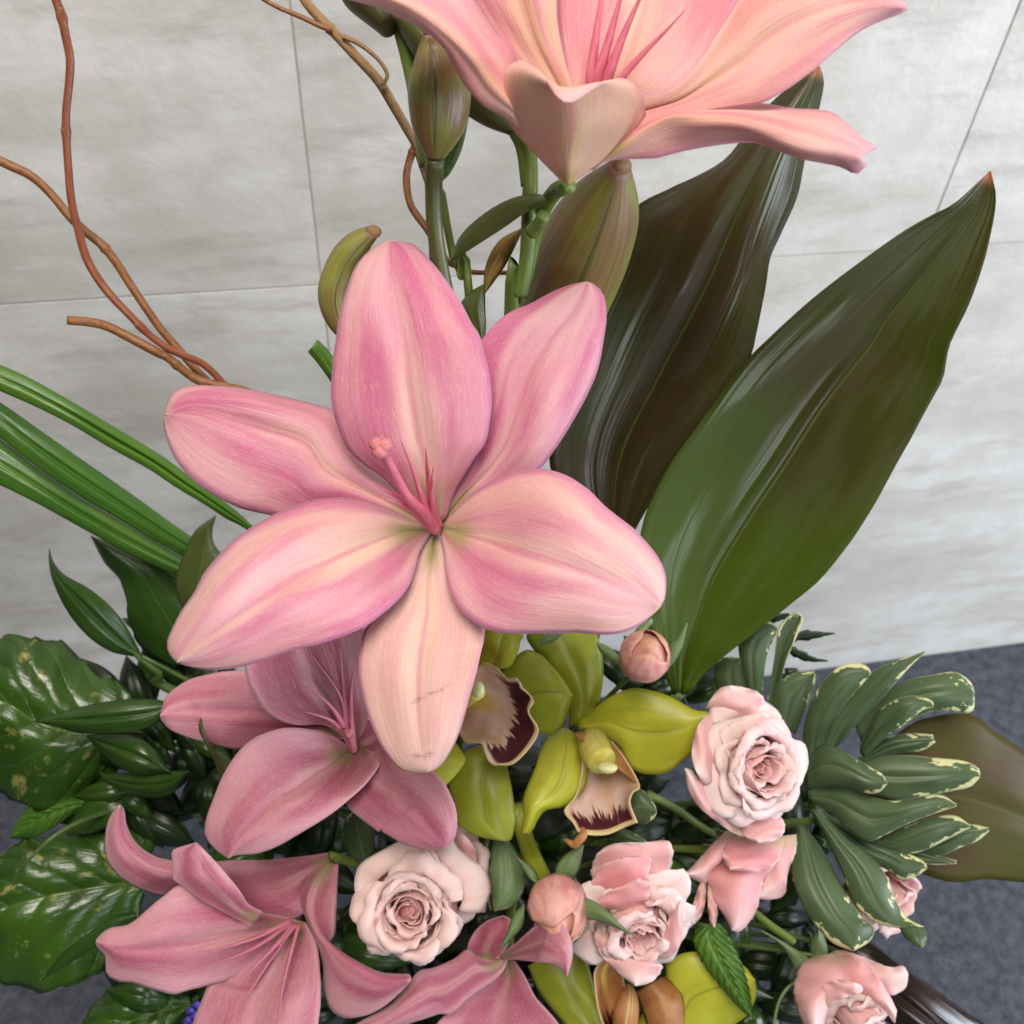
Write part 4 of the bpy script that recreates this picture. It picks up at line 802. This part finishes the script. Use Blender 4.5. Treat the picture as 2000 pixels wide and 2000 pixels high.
# ------------------------------------------------------------------ roses
def rose(label, cx, cy, d, r, axis, seed, n=30, opened=1.0, heart_warm=0.0, outer=6, group='pale pink spray roses', stretch=1.0, extra=()):
    g = random.Random(seed); R = r*d/FPX
    c = to_world([(cx, cy)], d)[0]
    ax = unit(axis); Zw = ROT@ax; up = ROT@np.array((0.1, 1, 0.05)); Xw = unit(np.cross(up, Zw)); Yw = np.cross(Zw, Xw)
    B = np.stack([Xw, Yw, Zw], 1)
    th = Thing('rose', label, 'rose', c-Zw*R*.75, group)
    nv, nu = 17, 23
    for i in range(n):
        f = (i+0.6)/n
        ang = i*2.39996+g.uniform(-.9, .9)
        out = max(0.0, (f-0.55)/0.45)
        rt = R*(0.10+0.74*f**0.95*opened)*g.uniform(.80, 1.14)
        zt = R*(0.22+0.42*math.sin(math.pi*min(1, f*1.25)*.8)-0.42*out**1.5)*g.uniform(.82, 1.15)*stretch
        zb = -R*.72; rb = R*(0.05+.15*f)
        curl = R*(0.02+0.26*f**1.5*opened)*g.uniform(.3, 1.5); drop = R*(.02+.20*out)*g.uniform(.2, 1.5)
        ctrl = np.array([(rb, zb), (rt*1.05+R*.06, zb*0.45), (rt*0.95, zt*0.70-.05*R), (rt, zt), (rt+curl, zt-drop*.35), (rt+curl*1.35, zt-drop*1.4)][:(6 if f > .35 else 4)])
        prof = smooth(ctrl, 40)
        w = (1.75-0.70*f)*g.uniform(.8, 1.1)
        shift = np.array((g.uniform(-.11, .11), g.uniform(-.11, .11), 0))*R*(.6+f*.5)
        a1, a2, p1, p2 = g.uniform(.3, 1), g.uniform(.3, 1), g.uniform(0, 6.3), g.uniform(0, 6.3)
        notch = g.uniform(-.06, .10); skew = g.uniform(-.06, .06)
        V = []; UV = []
        for a in range(nv):
            v = a/(nv-1)
            for b in range(nu):
                u = -1+2*b/(nu-1)
                lim = 1-0.17*abs(u)**2.6-notch*math.exp(-(u/.25)**2)+skew*u+.030*a1*math.sin(8*u+p1)+.024*a2*math.sin(19*u+p2)
                ve = min(1.0, max(0.0, v*lim))
                q = ve*39; k = min(38, int(q)); pr = prof[k]*(1-q+k)+prof[k+1]*(q-k)
                wid = w*(0.34+0.66*math.sin(min(1.0, v*1.15)*1.45))
                rad = pr[0]*(1+.07*a1*math.sin(5*u+p1)*v**3) - R*.035*u*u*f
                zz = pr[1]+R*(.06*a2*math.sin(4*u+p2)+.030*math.sin(11*u+p1))*v**3*(.5+f)
                ph = ang+wid*u
                V.append(c+B@(np.array((rad*math.cos(ph), rad*math.sin(ph), zz))+shift*v)); UV.append(((u+1)/2, v))
        th.add('petal', (np.array(V), grid_faces(nv, nu), np.array(UV)), ROSE, (f, heart_warm+g.uniform(0, .25), 0, 1), 0.0003)
    th.add('heart', blob(c-Zw*R*.15, R*.30, (1, 1, 1), 10, 14, .12, 5), ROSE, (0, .2, 0, 1), 0)
    for i, (Ls, Rs, dd, cm, f) in enumerate(extra):
        th.add('petal', loft(Ls, Rs, dd, camber=cm, ruf=(.0026, 3.2), lump=.0008, serr=(.05, 9), nv=40, nu=19, seed=i+seed), ROSE, (f, g.uniform(0, .3), 0, 1), .0006)
    for k in range(5):                                    # sepals under the bloom
        a = k*1.2566+g.uniform(-.2, .2); V = []; UV = []
        for i in range(12):
            t = i/11; rr = R*(.12+.75*t); zz = -R*(.74-.1*t+.35*t*t*(g.random()*.1+.6))
            for j in range(5):
                s = -1+j/2; ww = R*.17*math.sin(math.pi*min(1, .18+t*.82))**.8
                V.append(c+B@np.array((rr*math.cos(a)-s*ww*math.sin(a), rr*math.sin(a)+s*ww*math.cos(a), zz+ww*.3*s*s))); UV.append(((s+1)/2, t))
        th.add('sepal', (np.array(V), grid_faces(12, 5), np.array(UV)), SEPAL, (g.random()*.6, 0, 0, 1), .0005)
    th.add('hip', blob(c-Zw*R*.76, R*.22, (1, 1, 1), 8, 12), SEPAL, (.4, 0, 0, 1), 0)
    stalk(th, c-Zw*R*.8, .0020, GREENSTEM, .015, seed=seed, via=[c-Zw*R*1.8])
    return th
rose('full cream edged pink rose between the two lower lilies', 806, 1772, .520, 104, (-.06, .14, 1), 11, 34, heart_warm=.55)
rose('cream pink rose behind the full rose, mostly covered by a lily petal', 868, 1690, .562, 98, (.35, .45, .8), 12, 18, extra=[
  ('K 900,420 1000,300 1045,262 1100,300', 'K 1050,560 1150,590 1200,510 1180,400 1100,300', [.545, .535, .535], .006, .95),
  ('K 1060,600 1120,580 1180,560 1230,620', 'K 1150,860 1220,890 1270,860 1230,620', [.548, .542, .544], .006, .7)])
big_rose = rose('largest ruffled pink rose beside the variegated leaves', 1462, 1490, .512, 106, (.34, .06, 0.94), 13, 46, extra=[
  ('N 330,560 240,590 185,640 150,740 143,830 165,900', 'N 330,640 280,700 262,800 258,900 240,960 200,960 165,900', [.512, .496, .490], .005, .97),
  ('N 330,1050 220,990 140,900 105,885', 'N 450,1250 380,1240 290,1180 180,1090 125,1000 105,885', [.512, .497, .493], .005, .97),
  ('N 360,700 300,600 240,570 225,545 290,460 350,440', 'N 420,640 500,600 530,530 500,480 420,450 350,440', [.515, .508, .506], .006, .9),
  ('N 420,1100 400,1180 430,1250 500,1285', 'N 600,1120 640,1190 620,1250 560,1280 500,1285', [.515, .505, .504], .005, .97)])
rose('pink rose nodding downward under the largest ruffled rose', 1452, 1690, .560, 74, (.15, -.70, .66), 14, 12, 0.8, stretch=1.2, extra=[
  ('N 450,1270 520,1400 500,1500 485,1580', 'N 705,1240 700,1330 655,1450 640,1560 570,1590 485,1585', [.552, .546, .545], .004, .75),
  ('N 300,1330 240,1440 230,1500 270,1600 330,1700 358,1755', 'N 620,1290 600,1400 540,1460 510,1550 490,1640 450,1710 400,1762 358,1757', [.550, .536, .530, .532], .010, .45),
  ('N 330,1220 240,1310 160,1400 108,1450', 'N 410,1270 340,1350 262,1430 214,1500 108,1460', [.548, .538, .536], .010, .7),
  ('N 370,1250 310,1340 320,1390 345,1425', 'N 640,1260 620,1330 600,1390 500,1440 345,1430', [.540, .526, .524], .006, .35),
  ('N 190,1490 155,1600 132,1690 150,1722', 'N 218,1500 212,1600 190,1680 152,1724', [.545, .538, .537], .003, .8),
  ('N 228,1510 228,1600 240,1700 260,1740', 'N 262,1560 278,1640 272,1710 262,1742', [.543, .536, .536], .003, .8)])
rose('pink rose with a tight ruffled heart above the lime orchid', 1236, 1795, .530, 96, (.14, -.34, .93), 15, 34, extra=[
  ('M 560,820 420,640 430,510 470,440 560,385 680,373', 'M 820,820 960,660 1015,440 970,358 820,372 680,373', [.540, .526, .521], .003, .72),
  ('M 480,870 412,720 440,600 520,520 640,490', 'M 720,850 800,700 842,560 845,485 740,478 640,490', [.526, .514, .509], .004, .22),
  ('M 560,900 440,840 500,770 640,690 760,640', 'M 760,900 840,760 850,660 800,650 760,640', [.520, .508, .505], .004, .35),
  ('M 470,960 430,1100 480,1210 600,1340 740,1450', 'M 700,1190 800,1290 930,1290 900,1380 830,1430 740,1450', [.524, .514, .512], .005, .8),
  ('M 860,1100 960,1000 1020,900 1080,800', 'M 900,1250 1020,1220 1085,1080 1090,950 1080,800', [.524, .514, .512], .005, .95)])
half_rose = rose('half open pink rose over the near black strap leaf', 1672, 1972, .548, 78, (.25, -.55, .80), 16, 18, 0.85, stretch=1.1, extra=[
  ('S 700,530 760,505 850,520 1000,580 1100,612 1170,602 1202,650', 'S 760,620 900,680 1050,750 1100,782 1180,742 1198,690', [.555, .545, .540, .540], .004, .85),
  ('S 760,520 880,560 1000,660 1080,780 1130,880', 'S 700,640 800,740 930,790 1030,850 1120,960', [.550, .536, .530, .532], .006, .5),
  ('S 620,535 530,595 496,690 492,800 520,900 570,1010', 'S 790,520 900,610 920,700 800,745 720,830 670,1010', [.552, .536, .526, .524], .012, .6),
  ('S 640,760 680,720 760,690 860,705', 'S 700,860 800,800 900,770 910,728 860,705', [.530, .522, .520], .003, .95)])
rose('pink rose hidden behind the variegated leaves with only its edge showing', 1722, 1742, .605, 84, (.5, -.3, .8), 17, 16)
def rose_bud(label, cx, cy, d, rx, axis, seed, sepals):
    g = random.Random(seed); R = rx*d/FPX; c = to_world([(cx, cy)], d)[0]
    Zw = ROT@unit(axis); p = [c-Zw*R*1.1, c-Zw*R*.6, c, c+Zw*R*.7, c+Zw*R*1.15]
    th = Thing('rose_bud', label, 'rose bud', p[0], 'closed pink rose buds')
    th.add('bud', tube(p, [R*.45, R*.92, R*1.0, R*.72, R*.22], 26, 26, 5, .035, g.uniform(0, 6)), ROSEBUD, thick=0)
    up = np.array((.2, 1, .1)); X = unit(np.cross(ROT@up, Zw)); Y = np.cross(Zw, X)
    for k in range(3):                                    # wrapped petal edges
        a0 = k*2.1+g.random(); V = []; UV = []
        for i in range(12):
            t = i/11
            for j in range(11):
                s = -1+j/5; a = a0+s*1.15*math.sin(.5+t*1.4); lim = t*(1-.22*s*s)
                rr = R*(1.035+.02*k)*np.interp(lim, [0, .25, .55, .85, 1], [.5, .95, 1.03, .80, .42]); zz = R*(-1.1+2.2*lim)
                V.append(c+X*rr*math.cos(a)+Y*rr*math.sin(a)+Zw*zz); UV.append(((s+1)/2, t))
        th.add('petal', (np.array(V), grid_faces(12, 11), np.array(UV)), ROSEBUD, thick=.0004)
    for i, (Ls, Rs, dd) in enumerate(sepals):
        th.add('sepal', loft(Ls, Rs, dd, camber=.003, nv=18, nu=9, seed=seed+i), SEPAL, (.4, 0, 0, 1), .0005)
    stalk(th, p[0], .0017, GREENSTEM, .015, seed=seed)
    return th
rose_bud('small closed pink rose bud below the wide lily petal tip', 1260, 1280, .505, 46, (.12, .55, .8), 21, [
  ('L 1740,400 1760,260 1830,170 1900,65', 'L 1750,420 1820,330 1870,220 1900,70', [.515, .506, .500]),
  ('L 1400,400 1300,330 1240,270 1220,215', 'L 1400,330 1330,260 1280,230 1220,212', [.518, .522, .525]),
  ('L 1480,190 1520,110 1580,60 1630,30', 'L 1580,130 1620,90 1640,60 1635,30', [.512, .514, .515]),
  ('L 760,240 800,180 850,150 960,140', 'L 770,240 860,215 910,190 960,145', [.520, .518, .518])])
rose_bud('round pink rose bud resting on the lower shaded lily', 1090, 1775, .518, 56, (-.05, -.45, .85), 22, [
  ('M 120,650 150,540 230,450 345,385', 'M 250,680 300,590 330,480 345,385', [.525, .520, .522]),
  ('M 320,780 420,810 540,900 620,985 740,1070', 'M 330,940 420,950 530,985 630,1030 740,1075', [.512, .505, .500, .498]),
  ('M -60,640 -120,560 -160,480', 'M 10,690 -10,600 -60,540 -160,480', [.52, .525, .53]),
  ('M 300,960 350,960 385,1000 330,1070 275,1135', 'M 270,1000 330,1000 360,1020 310,1060 275,1135', [.515, .512, .514]),
  ('K 1560,830 1480,920 1430,1050 1375,1180', 'K 1560,960 1540,1010 1470,1090 1375,1182', [.522, .522, .525])])

# ------------------------------------------------------------------ variegated leaves
sp = Thing('variegated_sprig', 'rosette of cream edged grey green leaves right of the largest rose', 'leaf sprig', pw('N 780,1080', .572)[0], 'variegated sprigs')
PL = [
 ('N 745,860 745,690 790,520 850,420 920,350 1000,320 1080,332 1105,372', 'N 830,850 890,660 980,520 1060,430 1105,375', [.572, .560, .548, .545], .2, .004),
 ('N 830,800 880,650 980,500 1100,380 1180,330 1300,290 1396,255', 'N 930,760 1060,610 1160,512 1220,440 1320,330 1396,258', [.570, .556, .545, .540], .35, .004),
 ('N 1020,650 1140,535 1200,470 1300,410 1450,382 1560,368 1640,420 1662,480', 'N 1060,760 1200,690 1320,625 1460,570 1640,582 1662,500', [.574, .562, .552, .552], .4, .006),
 ('N 1050,800 1060,740 1130,600 1230,522 1340,495 1430,520 1442,548', 'N 1070,820 1180,722 1290,642 1380,572 1442,552', [.566, .550, .538, .538], .3, .005),
 ('N 1000,860 1100,790 1200,722 1320,700 1440,706', 'N 1050,880 1130,830 1250,802 1380,786 1452,742', [.574, .566, .562], .0, .004),
 ('N 800,930 1000,880 1150,822 1300,815 1450,830 1600,846 1680,882 1692,922', 'N 800,990 1100,1020 1250,1052 1400,1032 1550,1002 1640,982 1692,930', [.572, .558, .548, .545], .5, .005),
 ('N 760,860 820,772 890,760 1000,820 1100,880 1160,912 1192,962', 'N 760,1000 900,982 1000,986 1080,1016 1150,1010 1192,966', [.560, .542, .532, .530], .3, .007),
 ('N 950,1150 1130,1270 1250,1222 1400,1162 1550,1140 1642,1195', 'N 1000,1250 1200,1320 1300,1342 1400,1322 1500,1272 1642,1202', [.572, .558, .548, .545], .3, .005),
 ('N 1200,1290 1330,1300 1400,1250 1530,1212 1650,1190 1742,1208', 'N 1200,1330 1350,1340 1480,1352 1580,1312 1680,1272 1742,1220', [.575, .564, .556, .552], .4, .004),
 ('N 1100,1250 1200,1290 1350,1312 1450,1350 1568,1386', 'N 1100,1290 1220,1342 1350,1392 1450,1402 1568,1396', [.578, .568, .562], .2, .003),
 ('N 850,1120 950,1182 1100,1262 1250,1322 1380,1382 1406,1420', 'N 850,1160 950,1252 1080,1372 1200,1432 1270,1482 1350,1462 1406,1424', [.575, .566, .558, .556], .0, .004),
 ('N 770,1010 870,980 970,990 1080,1030 1220,1062 1350,1046 1480,1030 1568,1082', 'N 770,1060 900,1132 1000,1222 1090,1278 1180,1242 1300,1182 1430,1132 1568,1086', [.566, .546, .534, .532], .45, .005),
 ('N 780,1110 880,1290 960,1462 1000,1580 1060,1662 1150,1722 1270,1745', 'N 820,1100 960,1250 1080,1342 1180,1452 1240,1602 1300,1692 1392,1742', [.568, .552, .542, .540], .35, .005),
 ('N 720,1190 695,1270 678,1380 690,1502 740,1622 820,1742 900,1822 1010,1868', 'N 750,1200 850,1332 930,1482 1000,1602 1060,1692 1122,1742 1100,1812 1010,1868', [.566, .548, .536, .534], .4, .006)]
for i, (a, b, dd, c, cm) in enumerate(PL):
    o = sp.add('leaf', loft(a, b, dd, camber=cm, groove=.0022, nv=30, nu=17, seed=i), PITTO, (c, 0, 0, 1), .0008)
    if i == 12:
        sp.add('leaf_tip', loft('N 1262,1745 1290,1792 1340,1840 1380,1848', 'N 1394,1742 1406,1782 1396,1830 1380,1848', [.539, .534, .532], camber=.004, nv=14, nu=11), PITTO, (.0, 0, 0, 1), .0008, parent=o)
sp.add('stem', tube(np.vstack([pw('N 900,1000', .560), pw('N 780,1080', .575), pw('N 700,1180', .585), [HEART]]), [.0022, .0028, .0028, .0026], 26, 10), GREENSTEM, thick=0)
sp = Thing('variegated_sprig', 'upright cream edged leaves above the largest rose', 'leaf sprig', pw('N 500,560', .565)[0], 'variegated sprigs')
for i, (a, b, dd, c, mt, kw) in enumerate([
 ('N 440,560 420,400 398,270 396,190 440,112 510,86 570,100 602,132', 'N 520,560 525,420 540,300 570,210 602,136', [.566, .552, .545, .545], .2, PITTO, {}),
 ('N 320,560 278,460 260,370 272,312 330,286 402,292', 'N 450,540 440,440 430,370 402,294', [.566, .556, .552], .1, PITTO, {}),
 ('N 540,560 570,400 590,280 600,180 620,112 690,46 732,62', 'N 590,560 640,330 690,210 722,130 735,90 732,64', [.570, .558, .548, .545], .2, PITTO, dict(camber=-.002)),
 ('N 560,600 580,500 600,430 700,372 802,366', 'N 700,700 760,540 800,440 806,374', [.572, .565, .562], .2, PITTO, {}),
 ('N 600,250 680,180 740,150 820,152 912,156', 'N 600,280 690,200 780,185 850,170 912,158', [.575, .572, .572], .1, FILLER, dict(serr=(.55, 5))),
 ('N 600,220 660,225 740,260 800,290 872,304', 'N 600,240 650,245 700,280 780,305 872,308', [.577, .575, .575], .1, FILLER, dict(serr=(.55, 5))),
 ('N 540,100 580,70 620,55 660,50', 'N 560,110 600,90 640,75 670,55', [.577, .575, .575], .1, FILLER, dict(serr=(.4, 4))),
 ('N 560,470 640,380 650,350 700,345', 'N 600,500 680,420 720,380 705,345', [.577, .574, .574], .1, FILLER, dict(serr=(.3, 5)))]):
    sp.add('leaf', loft(a, b, dd, **dict(dict(camber=.004, groove=.0015, nv=28, nu=13, seed=i), **kw)), mt, (c, 0, 0, 1), .0007)
stalk(sp, pw('N 500,560', .565)[0], .0024, seed=40)
sp = Thing('variegated_sprig', 'single cream edged leaf beside the hooded orchid lip', 'leaf sprig', pw('L 1480,1500', .54)[0], 'variegated sprigs')
sp.add('leaf', loft('L 1450,1480 1480,1340 1530,1310 1600,1360 1650,1430 1668,1490', 'L 1470,1540 1520,1585 1600,1570 1650,1530 1668,1495', [.54, .535, .533], camber=.004, nv=20, nu=13), PITTO, (.2, 0, 0, 1), .0007)
stalk(sp, pw('L 1460,1500', .54)[0], .0016, seed=41)
sp = Thing('variegated_sprig', 'mottled dark leaf with tan blotches left of the full rose', 'leaf sprig', pw('K 330,480', .56)[0], 'variegated sprigs')
sp.add('leaf', loft('K 330,540 250,480 195,330 200,220 280,130', 'K 420,500 430,380 420,260 380,170 280,130', [.56, .555, .553], camber=.004, nv=20, nu=13), PITTO, (.0, 0, 0, 1), .0007)
stalk(sp, pw('K 330,540', .56)[0], .0016, seed=42)
sp = Thing('variegated_sprig', 'pair of grey green leaves with thin pale edges under the orchids', 'leaf sprig', pw('K 1400,280', .56)[0], 'variegated sprigs')
sp.add('leaf', loft('K 1340,300 1310,420 1300,600 1310,780 1335,885', 'K 1420,320 1520,480 1560,650 1530,780 1440,860 1335,885', [.56, .552, .545, .545], camber=.006, groove=.002, nv=24, nu=13), SEPAL, (.0, 0, 0, 1), .0007)
sp.add('leaf', loft('K 1280,320 1245,480 1235,620 1260,760 1310,880', 'K 1310,320 1285,480 1280,600 1295,740 1310,880', [.562, .556, .550, .548], camber=.004, nv=24, nu=9), SEPAL, (.0, 0, 0, 1), .0007)
stalk(sp, pw('K 1360,290', .56)[0], .0016, seed=43)
leaf('rose_leaf', 'bright green toothed rose leaf lying over the lime orchid petal', 'leaf', ROSELEAF, ('Q 1480,420', .55), [
  dict(Ls='Q 1430,400 1375,480 1380,560 1430,660 1520,800 1640,950 1740,1060 1816,1112', Rs='Q 1580,400 1650,520 1700,640 1745,760 1785,900 1805,1010 1816,1112', dep=[.55, .542, .538, .538], camber=.006, groove=.003, serr=(.12, 11), nv=70, nu=19)], 'rose foliage', (.5, 0, 0), seed=30)
leaf('rose_leaf', 'dark rose leaf behind the pink rose with the tight heart', 'leaf', PITTO, ('M 620,450', .56), [
  dict(Ls='M 500,420 560,320 600,265 660,270 760,320 830,370', Rs='M 560,480 650,460 740,440 800,410 830,375', dep=[.56, .552, .55], camber=.005, groove=.002)], 'rose foliage', (.0, 0, 0), seed=31)
leaf('rose_leaf', 'yellow green sepal like leaf above the half open rose', 'leaf', SEPAL, ('S 650,540', .56), [
  dict(Ls='S 600,560 588,480 610,400 640,352', Rs='S 700,560 690,470 665,400 640,352', dep=[.56, .556, .556], camber=.005), dict(Ls='S 500,630 440,520 380,450 280,380', Rs='S 590,560 500,500 400,440 280,376', dep=[.555, .552, .552], camber=.003),
  dict(Ls='S 500,690 430,740 380,830 350,960 340,1050', Rs='S 505,700 445,755 395,840 368,960 350,1050', dep=[.555, .552, .552], camber=.002)], 'rose foliage', (.6, 0, 0), seed=32)

# ------------------------------------------------------------------ added dark foliage that blackens the gaps between flowers, and bare stems
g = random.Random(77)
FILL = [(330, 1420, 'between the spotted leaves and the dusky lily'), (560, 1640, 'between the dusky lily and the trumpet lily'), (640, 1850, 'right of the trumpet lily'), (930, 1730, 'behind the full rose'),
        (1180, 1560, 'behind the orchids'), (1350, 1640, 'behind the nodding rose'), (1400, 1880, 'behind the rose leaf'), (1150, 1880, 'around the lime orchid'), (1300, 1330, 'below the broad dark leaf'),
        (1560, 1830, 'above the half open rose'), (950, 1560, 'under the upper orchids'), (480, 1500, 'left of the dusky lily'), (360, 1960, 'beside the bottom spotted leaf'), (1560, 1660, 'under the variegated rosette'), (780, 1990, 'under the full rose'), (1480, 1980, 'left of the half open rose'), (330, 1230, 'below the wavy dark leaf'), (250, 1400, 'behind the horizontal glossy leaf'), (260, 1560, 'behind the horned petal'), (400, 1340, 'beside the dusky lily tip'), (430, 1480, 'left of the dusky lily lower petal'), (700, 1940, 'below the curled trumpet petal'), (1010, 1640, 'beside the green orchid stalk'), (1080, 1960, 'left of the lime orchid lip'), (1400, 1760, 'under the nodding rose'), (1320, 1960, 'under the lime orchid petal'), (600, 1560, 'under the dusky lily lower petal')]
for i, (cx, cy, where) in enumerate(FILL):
    th = Thing('filler_sprig', 'added dark filler leaves shading the gap '+where, 'leaf sprig', pw('P %d,%d' % (cx, cy), .63)[0], 'dark filler sprigs')
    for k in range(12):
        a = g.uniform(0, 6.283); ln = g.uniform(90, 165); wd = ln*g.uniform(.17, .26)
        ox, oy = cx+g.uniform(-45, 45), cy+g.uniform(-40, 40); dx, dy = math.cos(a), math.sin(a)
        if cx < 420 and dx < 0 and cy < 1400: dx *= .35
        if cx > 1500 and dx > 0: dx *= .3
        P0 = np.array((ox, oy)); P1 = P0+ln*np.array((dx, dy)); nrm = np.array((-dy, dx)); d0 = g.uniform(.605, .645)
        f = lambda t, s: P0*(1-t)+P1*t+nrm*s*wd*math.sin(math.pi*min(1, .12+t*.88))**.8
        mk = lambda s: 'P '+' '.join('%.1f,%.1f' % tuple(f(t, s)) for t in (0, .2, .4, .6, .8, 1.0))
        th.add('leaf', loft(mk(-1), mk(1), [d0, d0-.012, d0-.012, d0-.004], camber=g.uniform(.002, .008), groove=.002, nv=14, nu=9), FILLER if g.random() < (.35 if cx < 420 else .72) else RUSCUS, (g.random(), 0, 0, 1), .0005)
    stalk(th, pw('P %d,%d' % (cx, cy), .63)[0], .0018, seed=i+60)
for i, (a, b, lab) in enumerate([('M 830,0 1000,90 1200,230 1350,420', (.565, .60), 'rose stem crossing the dark gap beside the largest rose'), ('M 1620,880 1750,990 1932,1120', (.575, .575), 'bright green rose stem leading to the half open rose')]):
    p = px(a); w = to_world(p, np.linspace(b[0], b[1], len(p)))
    th = (big_rose, half_rose)[i]
    th.add('stem', tube(np.vstack([w, [HEART]]) if i == 0 else w, [.0022, .0024, .0024], 26, 10), STEM, thick=0)
